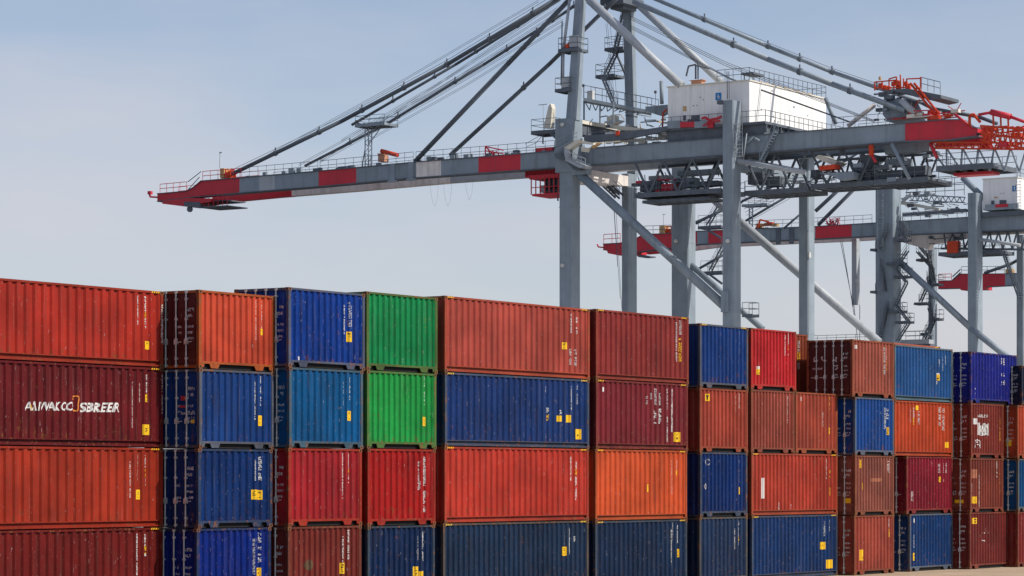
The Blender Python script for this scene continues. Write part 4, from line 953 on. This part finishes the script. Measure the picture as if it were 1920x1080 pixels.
# deck clutter between the girders, portal to machine house
rg = random.Random(21)
q = [A.L(u,v,gN-.3) for u,v in ((1095,266),(1160,263),(1252,245),(1252,236),(1160,250),(1095,254))]; A.P(MB().ext(q, (0,-.5,0)), 'walkway_beam', 'steel_d')
q = [A.L(u,v,gN+3) for u,v in ((1092,226),(1250,247),(1250,254),(1092,234))]; A.P(MB().ext(q, (0,-.5,0)), 'cable_chain_tray', 'cream')
q = [A.L(u,v,gN+3.5) for u,v in ((1132,228),(1155,224),(1168,226),(1150,236),(1200,250),(1196,254),(1140,238))]; A.P(MB().ext(q, (0,-.6,0)), 'cable_chain', 'steel_l')
scatter(A, 'deck_gear', ('steel_d','steel_d','steel','steel_l','cream','tan'), 60, 1098, 1248, 214, 268, gN+1, gN+7, rg)
p = A.L(1158,250,gN-.35); A.P(MB().box(p.x-.2,p.x+.2,p.y-.1,p.y+.1,p.z-.25,p.z+.25), 'control_box', 'orangered')
a, b = A.L(1100,268,gN+1), A.L(1275,258,gN+1)
m = MB()
for i in range(16): p = a.lerp(b, rg.random()); m.beam(p, p+Vector((-rg.uniform(.6,2),-rg.uniform(.5,3),rg.uniform(0,.25))), .15, .12)
A.P(m, 'deck_plate', 'cream'); A.rail(a, b, 1.1, 1.2, .03)
# truss walkway between the masts
a, b = A.L(1095, 188, gN+2), A.L(1222, 212, gN+6)
A.P(MB().beam(a, b, 1.6, .35), 'walkway', 'steel')
for o_ in (0, -1.5): A.rail(a+Vector((0,o_,.2)), b+Vector((0,o_,.2)), 1.5, 1.2, .035)
A.truss(a, b, A.L(1100,206,gN+2.5), A.L(1200,213,gN+6), 9, .06, 'steel', chord=False)
for u in (1095, 1125, 1150): A.P(MB().tube(A.L(u,190,gN+2.5), A.L(u,232,gN+2.5), .1, 6), 'post', 'steel')
p = A.L(1105,180,gN+2); A.P(MB().box(p.x-.4,p.x+.3,p.y-.5,p.y,p.z-.5,p.z+.6), 'floodlight', 'lamp')
q = [A.L(u,v,gN+4) for u,v in ((1210,200),(1252,196),(1252,204),(1238,217),(1228,214),(1210,207))]; A.P(MB().ext(q, (0,-1,0)), 'bracket', 'steel')
A.pipe([(1241,195,gN+2),(1240,152,gN+2)], .22, 'stanchion', 'steel', 8); A.pipe([(1242,242,gN+2),(1243,212,gN+2),(1250,205,gN+2)], .1, 'pipe', 'orangered', 6)
for u in (1229, 1094): A.P(MB().tube(A.L(u,196,gN+3), A.L(u,158 if u == 1094 else 170,gN+3), .03, 4).box(*(lambda p:(p.x-.12,p.x+.12,p.y-.1,p.y+.1,p.z-.3,p.z))(A.L(u,158 if u == 1094 else 170,gN+3))), 'wind_sensor_mast', 'steel_d')
# maintenance platforms on the masts
def perch(u0, u1, v, g, rails='snwe', h=1.3, wid=2.2):
    a, b = A.L(u0, v, g), A.L(u1, v, g); return A.deck(b.x, a.x, a.y-wid, a.y, a.z, .3, 'steel_d', rails, 'platform', h)
perch(1047, 1083, 93, .8); perch(1041, 1069, 168, .3); perch(1134, 1168, 91, gm2+1); perch(1117, 1152, 142, gm2+.5)
A.pipe([(1055,172,1.2),(1056,98,1.2),(1068,0,1.8)], .17, 'pipe', 'steel_l', 8); A.pipe([(1052,160,1.0),(1054,40,1.2)], .07, 'pipe', 'steel_d', 6)
p = A.L(1062,90,.8); A.P(MB().box(p.x-.25,p.x+.15,p.y-.5,p.y,p.z,p.z+.45), 'control_box', 'orangered')
p = A.L(1072,88,.8); A.P(MB().box(p.x-.7,p.x+.4,p.y-.9,p.y-.1,p.z,p.z+1.3), 'winch', 'steel_l')
p = A.L(1056,164,.3); A.P(MB().box(p.x-.6,p.x+.3,p.y-.9,p.y-.1,p.z,p.z+1.2), 'winch', 'steel_l')
A.stairs(A.L(1136,140,gm2+1), A.L(1158,94,gm2+1), .7); A.stairs(A.L(1155,92,gm2+1), A.L(1172,20,gm2+1), .7)
A.stairs(A.L(1155,205,gm2), A.L(1131,146,gm2), .7, 'steel')
A.pipe([(1152,92,gm2+1.2),(1178,152,gm2+1.2)], .14, 'strut', 'steel_d', 8)
for u in (1153,1158,1150): A.rope([(u-14,44,gm2),(u,200,gm2)], .022)
# portal stair under the waterside beam
A.stairs(A.L(1158,372,G-2), A.L(1117,333,G-2), .9); A.stairs(A.L(1165,366,G-3), A.L(1130,336,G-3), .9)
# landside end: sheave platform, red rails, red struts and the lattice tail
a, b = A.L(1650, 172, gN+2), A.L(1764, 181, gN+2)
m = MB(); yy = a.y
A.P(MB().ext([A.L(u,v,gN+.6) for u,v in ((1662,168),(1702,166),(1764,178),(1764,184),(1745,188),(1700,176))], (0,-4.5,0)), 'sheave_platform', 'steel_d')
A.P(MB().ext([A.L(u,v,gN+1) for u,v in ((1656,190),(1672,184),(1700,186),(1710,205),(1716,222),(1665,228),(1655,215))], (0,-2.6,0)), 'backstay_tower', 'steel')
A.pipe([(1690,188,gN+.5),(1716,214,gN+.5)], .38, 'strut', 'steel_l', 12)
rg = random.Random(5); m = MB()
for u0,v0,u1,v1 in ((1640,154,1682,150),(1640,165,1700,164),(1667,148,1667,164),(1667,148,1681,144),(1681,144,1681,163),(1688,140,1689,166),(1700,148,1726,147),(1700,148,1700,165),(1726,144,1726,166),(1640,154,1640,170),(1654,153,1654,168),(1676,151,1676,168),(1694,147,1694,166),(1700,158,1712,160)):
    m.tube(A.L(u0,v0,gN+.7), A.L(u1,v1,gN+.7), .075, 6); m.tube(A.L(u0,v0,gN+3.5), A.L(u1,v1,gN+3.5), .05, 6)
for i in range(12): p = A.L(rg.uniform(1650,1705), rg.uniform(155,167), gN+rg.uniform(.8,3)); m.box(p.x-.2,p.x+.2,p.y-.2,p.y+.2,p.z-.2,p.z+.25)
A.P(m, 'railing', 'orangered')
A.rail(A.L(1728,168,gN+.7), A.L(1763,177,gN+.7), 1.3, .7, .03); A.rail(A.L(1728,168,gN+5), A.L(1763,177,gN+5), 1.3, .7, .03)
for k_ in (0, 7): A.pipe([(1707+k_,156,gN+.4),(1752+k_*1.2,213,gN+.4)], .13, 'strut', 'orangered', 8)
A.pipe([(1716,166,gN+.4),(1726,165,gN+.4)], .1, 'strut', 'orangered', 8)
p = A.L(1650,150,gN+.5); A.P(MB().tube(p, p+Vector((0,0,.35)), .16, 8), 'beacon', 'tan')
rg = random.Random(9); scatter(A, 'winch_gear', ('steel_d','steel'), 24, 1642, 1690, 172, 228, gN+.6, gN+4, rg)
A.pipe([(1590,236,gN+2),(1640,197,gN+2)], .26, 'strut', 'beige', 8); A.pipe([(1548,184,gN+4),(1567,232,gN+4)], .25, 'strut', 'steel', 8)
scatter(A, 'winch_gear', ('orangered','red','orangered','cream'), 34, 1706, 1795, 207, 222, gN+.2, gN+2, rg)
A.pipe([(1725,191,gF),(1750,204,gF),(1835,219,gF),(1870,232,gF)], .2, 'pipe', 'steel_d', 8)
A.pipe([(1790,214,gN),(1818,236,gN),(1826,241,gN)], .14, 'pipe', 'red', 8)
A.pipe([(1818,235,gN-.2),(1818,217,gN-.2),(1825,214,gN-.2),(1838,229,gN-.2)], .16, 'pipe', 'orangered', 8)
# tail lattice
m = MB()
for g_ in (gN, gN+3.5, gF+1):
    tl = [(1838,236),(1930,243)]; bl = [(1838,262),(1930,280)]
    for ln in (tl, bl, [(1838,249),(1930,262)]): m.tube(A.L(*ln[0],g_), A.L(*ln[1],g_), .13, 6)
    for i in range(9):
        u = 1840+10*i; m.tube(A.L(u,236+.07*(u-1838),g_), A.L(u+5,262+.19*(u-1833),g_), .08, 6); m.tube(A.L(u+5,262+.19*(u-1833),g_), A.L(u+10,236+.07*(u-1828),g_), .08, 6)
A.P(m, 'tail_lattice', 'orangered')
rg = random.Random(14); scatter(A, 'tail_gear', ('orangered','red'), 40, 1845, 1925, 234, 276, gN-.3, gN+3, rg)
A.pipe([(1835,215,gN),(1860,210.5,gN)], .15, 'strut', 'red', 8); A.pipe([(1858,210,gN),(1895,219,gN)], .32, 'hoist_drum', 'red', 12); A.pipe([(1895,219,gN),(1925,230,gN)], .16, 'strut', 'red', 8)
m = MB()
for u, v in ((1862,212),(1876,215),(1890,218)): m.tube(A.L(u,v,gN), A.L(u+1,240,gN), .1, 6)
A.P(m, 'post', 'orangered')
q = [A.L(u,v,gN-.05) for u,v in ((1831,254),(1846,252),(1846,248),(1831,249))]; A.P(MB().ext(q, (0,-.3,0)), 'trolley_cable_box', 'glass')
# red trolley beam under the tail and the hanging inspection platform
for g_ in (gN+.4, gN+4.5):
    A.truss(A.L(1748,267,g_), A.L(1925,268,g_), A.L(1752,278,g_), A.L(1925,280,g_), 13, .08, 'orangered', 'trolley_beam')
A.truss(A.L(1745,278,gN+.6), A.L(1925,276,gN+.6), A.L(1762,318,gN+.6), A.L(1925,322,gN+.6), 6, .1, 'steel', 'hanger', chord=False)
A.pipe([(1744,268,gN+.3),(1757,296,gN+.3)], .2, 'strut', 'red', 8)
a, b = A.L(1756,313,gN+.2), A.L(1862,305,gN+.2)
dk = A.deck(b.x, a.x, a.y-6, a.y, (a.z+b.z)/2, .5, 'steel_d', 'sne', 'inspection_platform', 1.3)
A.P(MB().box(b.x+1, a.x-1, a.y-4, a.y-2, (a.z+b.z)/2-.85, (a.z+b.z)/2-.55), 'spreader_tray', 'red', dk)
A.truss(A.L(1570,300,gN+5), A.L(1760,288,gN+5), A.L(1575,332,gN+5), A.L(1755,330,gN+5), 8, .12, 'steel_d')
a, b = A.L(1640,338,gN+1), A.L(1740,330,gN+1); A.deck(b.x, a.x, a.y-6, a.y, a.z, .5, 'steel_d', 'sn', 'walkway', 1.2)
A.pipe([(1672,270,gN-.4),(1705,335,gN-.4)], .2, 'strut', 'steel', 8)
A.P(MB().ext([A.L(u,v,gN+3) for u,v in ((1655,272),(1745,266),(1742,282),(1660,290))], (0,-1.5,0)), 'sill_box', 'steel')
rg = random.Random(15); scatter(A, 'hoist_gear', ('steel_d','steel_d','steel'), 26, 1600, 1755, 288, 338, gN+1, gN+6, rg)
# small platforms and lamps on the rear legs
p = A.L(1392,580,0); A.deck(p.x-1.2, p.x, p.y-1.5, p.y, A.L(1392,590,0).z, .25, 'steel_d', 'snw', 'platform', 1.3)
p = A.L(1522,478,G5-.1); A.P(MB().box(l5[0]-.25,l5[0]-.02,p.y-.3,p.y+.1,p.z-.3,p.z+.3), 'floodlight', 'lamp')
# sills that carry the legs
for (a, b) in ((l1, l2), (l4, l5)):
    A.P(MB().box(a[0]-.2, a[1]+.2, b[3]-1, a[2]+1, 1.2, 3.0), 'sill_beam', 'steel')
    for yq in (a[2], b[2]): A.P(MB().box(a[0]-.1, a[1]+.1, yq-2.4, yq+1.0, 0, 1.19), 'bogie', 'steel_d')

# ================= the second crane
B = Crane(1675, 413, 'middle crane behind the near one, its red-tipped boom passing between the grey legs')
b1 = B.leg(1641, 1675, 1690, 330, 0, 500)
GB2 = -B.K(1748.5, 550, b1[0]).y
b2 = B.leg(1740, 1748.5, 1757.5, 462, GB2, 550)
b4 = B.leg(1814, 1831, 1843, 361, 0, 500)
GB5 = -B.K(1925, 550, b4[0]).y
b5 = B.leg(1905.5, 1919, 1934, 440, GB5, 550)
gb_ = 2.0
topb = [(1131,458),(1164,456),(1194,447),(1207,440),(1259,438),(1307,434),(1530,425),(1640,418.5),(1813,408),(1960,400)]
botb = [(1131,468),(1164,471),(1194,472),(1259,464),(1307,457.5),(1530,447.5),(1640,442),(1813,434.5),(1960,428)]
bo2, bt2, bb2 = B.girder(topb, botb, [(0,1),(1307,0),(1328,1),(1375,0),(1529,1),(1597,0)], gb_, 1.2, mats)
wb = Vector((0,-6.5,0)); m = MB(); us = [1170,1259,1307,1530,1640,1813,1960]
for a, b in zip(us, us[1:]):
    pa_, pb_, qa, qb = bt2(a)+wb, bt2(b)+wb, bb2(a)+wb, bb2(b)+wb
    m.frust([qa, qb, qb+Vector((0,-1.2,0)), qa+Vector((0,-1.2,0))], [pa_, pb_, pb_+Vector((0,-1.2,0)), pa_+Vector((0,-1.2,0))], 1 if b <= 1259 else 2)
B.P(m, 'boom', mats)
for a, b in ((1310,1500),(1500,1635),(1692,1812)): B.rail(bt2(a)+up, bt2(b)+up, 1.15, 1.4, .035)
B.rail(bt2(1132)+up, bt2(1163)+up, 1.4, 1.0, .05, 'red'); B.rail(bt2(1208)+up, bt2(1258)+up, 1.2, 1.2, .04)
B.P(MB().line([B.L(1120,458,gb_), B.L(1122,463,gb_), B.L(1131,464,gb_)], .12, 6), 'bumper', 'red')
q = [B.L(u,v,gb_-.2) for u,v in ((1137,468),(1194,471),(1194,476),(1160,479),(1140,475))]; B.P(MB().ext(q, (0,-3,0)), 'nose_frame', 'red')
p, q = B.L(1196,482,gb_), B.L(1211,478,gb_); B.P(MB().box(q.x,p.x,p.y-3,p.y,p.z,p.z+.2), 'tip_platform', 'steel_d')
p, q = B.L(1236,439,gb_), B.L(1246,423,gb_); B.P(MB().box(q.x,p.x,p.y-1.5,p.y,p.z,q.z), 'cabinet', 'tan')
p, q = B.L(1246,439,gb_), B.L(1262,424,gb_); B.P(MB().box(q.x,p.x-.02,p.y-1.5,p.y-.3,p.z,p.z+.8).tube((q.x,p.y-.2,q.z),(p.x,p.y-.2,q.z),.1,6).tube((p.x,p.y-.2,p.z),(p.x-.4,p.y-.2,q.z),.1,6).tube((q.x,p.y-.2,p.z),(q.x+.5,p.y-.2,q.z),.1,6), 'winch', 'orangered')
B.P(MB().tube(B.L(1244,423,gb_), B.L(1244.5,402,gb_), .04, 5).box(*(lambda p:(p.x-.3,p.x+.2,p.y-.04,p.y+.04,p.z-.08,p.z))(B.L(1244.5,401.5,gb_))), 'wind_sensor_mast', 'steel_l')
rg = random.Random(31); scatter(B, 'service_winch', ('orangered','tan','orangered'), 16, 1417, 1460, 419, 428, gb_+.3, gb_+.8, rg)
B.P(MB().line([B.L(1421,427,gb_), B.L(1425,412,gb_), B.L(1442,416,gb_)], .14, 6), 'service_jib', 'orangered')
m = MB()
for i in range(26): p = bt2(rg.uniform(1550, 1575))+Vector((0,-.3,.1)); m.tube(p, p+Vector((rg.uniform(-1,1),0,rg.uniform(.2,1.3))), .06, 5)
B.P(m, 'boom_latch', 'red')
for u in (1460, 1485): p, q = bt2(u), bb2(u); B.P(MB().box(p.x-.35,p.x+.35,p.y+.001,p.y+.25,q.z-.6,p.z+.1), 'hinge_plate', 'steel_d')
# stays of the second crane
B.pipe([(1529,396,gb_),(1583,346,gb_+1),(1640,290,3)], .28, n=10); B.pipe([(1534,422,gb_+3),(1606,350,gb_+3),(1660,296,5)], .28, n=10, clamps=1)
B.pipe([(1395,416,gb_),(1478,367,gb_+.5),(1640,268,2)], .19, n=8); B.pipe([(1392,377,gb_),(1425,362,gb_),(1640,248,2)], .2, n=8); B.pipe([(1268,433,gb_),(1392,378,gb_)], .2, n=8)
B.pipe([(1470,428,gb_),(1500,402,gb_)], .17, n=8)
for i in range(5): B.rope([(1395+2*i,392+6*i,gb_+2),(1640,262+5*i,3)], .03)
m = MB(); b0 = [B.L(1405,428,gb_), B.L(1411,428,gb_)]; zt_ = B.L(1405,384,gb_).z
for p in b0: m.tube((p.x,p.y,p.z),(p.x,p.y,zt_), .1, 6)
for i in range(8): f0, f1 = i/8, (i+1)/8; m.tube((b0[i%2].x,b0[0].y,b0[0].z+(zt_-b0[0].z)*f0),(b0[(i+1)%2].x,b0[0].y,b0[0].z+(zt_-b0[0].z)*f1), .05, 4)
B.P(m, 'rope_pylon', 'steel')
p, q = B.L(1391,384,gb_), B.L(1438,386,gb_); B.deck(q.x,p.x,p.y-2,p.y,p.z,.3,'steel','sn','pylon_platform',1.0)
# inspection bridges that hang in the gap beside the third leg
for (u0,u1,v,h) in ((1309,1352,425,1.6),(1314,1354,510,1.6)):
    p, q = B.L(u0,v,-8), B.L(u1,v,-8); B.deck(q.x,p.x,p.y-2,p.y,p.z,.35,'steel_d','snw','platform',h)
    B.stairs(B.L(u0+18,v-2,-8), B.L(u1+2,v-48,-8), .9); B.P(MB().beam(B.L(u0+14,v+3,-8), B.L(u1,v+22,-8), .2, .3), 'strut', 'steel_d')
    B.pipe([(u0-4,v-6,-8),(u1+2,v-32,-8)], .2, 'strut', 'steel_d', 8)
# legs' braces, stairs
B.pipe([(1684,488,.3),(1820,615,.3),(1892,672,.3)], .46, 'brace', 'steel', 14)
B.pipe([(1838,449,.5),(1913,460,.5)], .25, 'tie_pipe', 'steel_l', 10)
def zig(C_, pts, w=.8, gap=0, mat='steel_d'):
    for (u0,v0,u1,v1,g) in pts: C_.stairs(C_.L(u0,v0,g), C_.L(u1,v1,g), w, mat)
zig(B, [(1678,505,1702,470,-.8),(1700,530,1680,505,-.8),(1678,575,1700,530,-.8),(1706,606,1680,572,-.8),(1682,640,1704,606,-.8),(1700,455,1684,425,-.8),(1704,444,1690,416,-.8)])
for (u0,u1,v) in ((1676,1702,518),(1678,1705,603),(1676,1700,449),(1632,1642,467),(1632,1642,546),(1662,1692,493),(1662,1692,583)):
    p, q = B.L(u0,v,-.4), B.L(u1,v,-.4); B.deck(q.x,p.x,p.y-1.6,p.y,p.z,.28,'steel_d','sw','platform',1.2)
for v0, v1 in ((640,546),(546,467),(467,400)):
    B.stairs(B.L(1650 if v0 != 546 else 1660,v0,-.5), B.L(1664 if v0 != 546 else 1652,v1+30,-.5), .6)
B.ladder(B.L(1653,640,-.35), B.L(1653,345,-.35), .7, 'steel')
zig(B, [(1745,500,1720,472,GB2-1),(1726,566,1742,530,GB2-1),(1742,578,1750,604,GB2-1),(1736,640,1752,600,GB2-1),(1748,560,1740,520,GB2-1),(1752,530,1738,470,GB2-1),(1732,636,1747,606,GB2-1)])
for (u0,u1,v) in ((1714,1738,568),(1718,1742,486),(1726,1741,625),(1742,1760,532),(1744,1761,597)):
    p, q = B.L(u0,v,GB2-1.2), B.L(u1,v,GB2-1.2); B.deck(q.x,p.x,p.y-1.6,p.y,p.z,.3,'steel_d','sw','platform',1.3)
p, q = B.L(1690,638,GB2*.5), B.L(1742,634,GB2*.5); B.deck(q.x,p.x,p.y-1.5,p.y,p.z,.6,'steel_l','sn','portal_walkway',1.3)
m = MB()
for i in range(14): x = q.x+(p.x-q.x)*i/13; m.box(x-.2,x+.2,p.y-1.5,p.y+.02,p.z-1.6,p.z-.62)
B.P(m, 'portal_beam', 'steel_d')
q = [B.L(u,v,GB2*.4) for u,v in ((1690,441),(1745,437),(1812,436),(1812,446),(1745,458),(1740,468),(1690,454))]; B.P(MB().ext(q, (0,-1.2,0)), 'portal_beam', 'beige')
# machine house and decks of the second crane
gHb = 2.0; c0 = B.L(1907.5,333,gHb); c1 = B.L(1843,337.5,gHb); z0_ = B.L(1907,391,gHb).z; cr = B.K(1990,352,c0.x)
hb_ = B.P(MB().box(c0.x,c1.x,cr.y,c0.y,z0_,c0.z), 'machine_house', 'house')
B.P(MB().box(c0.x-.1,c1.x+.1,cr.y-.1,c0.y+.1,c0.z+.002,c0.z+.14), 'house_roof', 'cream', hb_)
q = [B.L(u,v,gHb-.05) for u,v in ((1898,359),(1905,358.5),(1905,348),(1898,348.5))]; B.P(MB().ext(q,(0,-.04,0)), 'sign', 'blue', hb_)
B.P(MB().ext([B.L(u,v,gHb-.07) for u,v in ((1901,356),(1902.5,356),(1902.5,350),(1901,350))],(0,-.012,0)), 'sign_mark', 'white', hb_)
for u,v,w,h,mat in ((1858.5,376,6,9,'steel_d'),(1874,375,13,9,'steel_d'),(1864,369,7,2.5,'tan'),(1876,362,1.6,1.6,'steel_d'),(1881,361.5,1.6,1.6,'steel_d')):
    B.P(MB().ext([B.L(u+a*w,v+b_*h,gHb-.03) for a,b_ in ((0,1),(1,1),(1,0),(0,0))],(0,-.02,0)), 'cabinet', mat, hb_)
q = [B.L(u,v,gHb-.8) for u,v in ((1847,395),(1908,391),(1908,381),(1847,384))]; B.P(MB().ext(q,(0,-.4,0)), 'equipment_box', 'steel')
q = [B.L(u,v,gHb-.85) for u,v in ((1866,389),(1890,388),(1890,382),(1866,383))]; B.P(MB().ext(q,(0,-.04,0)), 'equipment_box', 'red')
B.P(MB().box(c0.x-2,c1.x+.8,cr.y,c0.y+.6,z0_-1.0,z0_-.3), 'house_platform', 'steel_d'); B.rail((c0.x,c0.y,c0.z+.14),(c0.x,cr.y,c0.z+.14),1.2,1.2,.04,par=hb_)
p = B.L(1910,392,gHb-.5); q = B.L(1910,318,gHb-.5); B.ladder(p, q, .7, 'steel_l')
B.pipe([(1805,333,gb_+1),(1845,372,gb_+1)], .45, 'back_leg', 'steel', 12)
rg = random.Random(41); scatter(B, 'deck_gear', ('steel_d','steel_d','steel','steel','steel_l'), 46, 1694, 1808, 356, 406, gb_, gb_+7, rg)
for v0_, v1_ in ((362,352),(372,366)): B.rail(B.L(1700,v0_,gb_+4), B.L(1808,v1_,gb_+4), 1.6, 1.4, .05)
for g_ in (3, 6): B.truss(B.L(1705,365,gb_+g_), B.L(1810,370,gb_+g_), B.L(1705,376,gb_+g_), B.L(1810,380,gb_+g_), 10, .07, 'steel')
q = [B.L(u,v,gb_+3) for u,v in ((1688,376),(1760,390),(1760,395),(1688,383))]; B.P(MB().ext(q,(0,-.5,0)), 'cable_chain_tray', 'cream')
q = [B.L(u,v,gb_-.4) for u,v in ((1692,400),(1812,392),(1812,397),(1692,405))]; B.P(MB().ext(q,(0,-.5,0)), 'walkway_beam', 'steel_d')
q = [B.L(u,v,gb_+1) for u,v in ((1690,373),(1708,361),(1708,366),(1692,379))]; B.P(MB().ext(q,(0,-.5,0)), 'cable_chain', 'steel_l')
for g_ in (gb_+1, gb_+6): B.truss(B.L(1770,437,g_), B.L(1925,432,g_), B.L(1765,466,g_), B.L(1925,468,g_), 9, .13, 'steel_d')
p, q = B.L(1760,474,gb_+.5), B.L(1875,480,gb_+.5); B.deck(q.x,p.x,p.y-5,p.y,p.z,.45,'steel_d','sn','walkway',1.2)
p = B.L(1785,464,gb_+.3); B.P(MB().box(p.x-.9,p.x+.8,p.y-1,p.y,p.z-.8,p.z+.9), 'trolley_box', 'orangered')
scatter(B, 'hoist_gear', ('steel_d','steel_d','steel'), 24, 1735, 1815, 442, 472, gb_+1, gb_+5, rg)
a, b = B.L(1716,452,GB2-2), B.L(1738,478,GB2-2); B.stairs(b, a, .9)
zig(B, [(1912,560,1880,470,1.5)], .9)
q0 = B.L(1613,448,gb_+4)
# hanging guide column below the boom
x0,x1,y0,y1,_ = B.rect(1597,1606,1612,500,gb_+4); zt_, zb_ = B.L(1606,447,gb_+4).z, B.L(1606,571,gb_+4).z
B.P(MB().box(x0,x1,y1,y0,zb_,zt_), 'guide_column', 'steel_l')
p = B.L(1608,526,gb_+3.9); B.P(MB().box(p.x-.25,p.x+.25,p.y-.1,p.y+.2,p.z-.25,p.z+.25), 'floodlight', 'lamp')
for a, b in (((1576,452),(1600,575)),((1579,452),(1603,600)),((1600,560),(1608,640)),((1612,572),(1612,640))): B.rope([(a[0],a[1],gb_+3),(b[0],b[1],gb_+3)], .05)
for (a, b) in ((b1, b2), (b4, b5)):
    B.P(MB().box(a[0]-.2, a[1]+.2, b[3]-1, a[2]+1, 1.2, 3.0), 'sill_beam', 'steel')
    for yq in (a[2], b[2]): B.P(MB().box(a[0]-.1, a[1]+.1, yq-2.4, yq+1.0, 0, 1.19), 'bogie', 'steel_d')
p, q = B.L(1515,640,20), B.L(1640,640,20); B.rail((q.x,q.y,B.L(1600,637,20).z),(p.x,p.y,B.L(1600,637,20).z),.8,1.6,.035)
B.P(MB().box(q.x,p.x,q.y-.6,q.y+.6,B.L(1600,640,20).z-2,B.L(1600,640,20).z), 'portal_beam', 'steel_d')

# ================= the far crane: only its boom reaches into the picture
Cc = Crane(2105, 519, 'farthest crane, only the red tip of its boom showing between grey legs at right')
tc_ = [(1759,527),(1785,526.5),(1801,514),(1884,513.5),(2160,505)]; bc_ = [(1759,541),(1801,540),(1884,535.5),(2160,528)]
oc, btc, bbc = Cc.girder(tc_, bc_, [(0,1),(1884.5,0)], 2, 1.2, mats)
Cc.rail(btc(1803)+up, btc(1883)+up, 1.3, 1.6, .05); Cc.rail(btc(1760)+up, btc(1784)+up, 1.2, 1.2, .06, 'red')
Cc.P(MB().tube(btc(1786)+up+Vector((0,0,.6)), btc(1801)+up+Vector((0,0,.8)), .12, 6).tube(btc(1786)+up, btc(1801)+up+Vector((0,0,.2)), .12, 6), 'handrail', 'steel_d')
q = [Cc.L(u,v,1.8) for u,v in ((1800,539),(1835,538),(1848,536),(1848,543),(1815,543),(1801,544))]; Cc.P(MB().ext(q,(0,-3,0)), 'nose_frame', 'red')
Cc.pipe([(1846,512,2),(1895,495,2),(2100,380,2)], .3, n=8)
p, q = Cc.L(1885,512,2), Cc.L(1897,504,2); Cc.P(MB().box(q.x,p.x,p.y-1.5,p.y,p.z,q.z), 'cabinet', 'tan')
Cc.leg(2085,2105,2118,370,0); Cc.leg(2140,2150,2160,500,14)
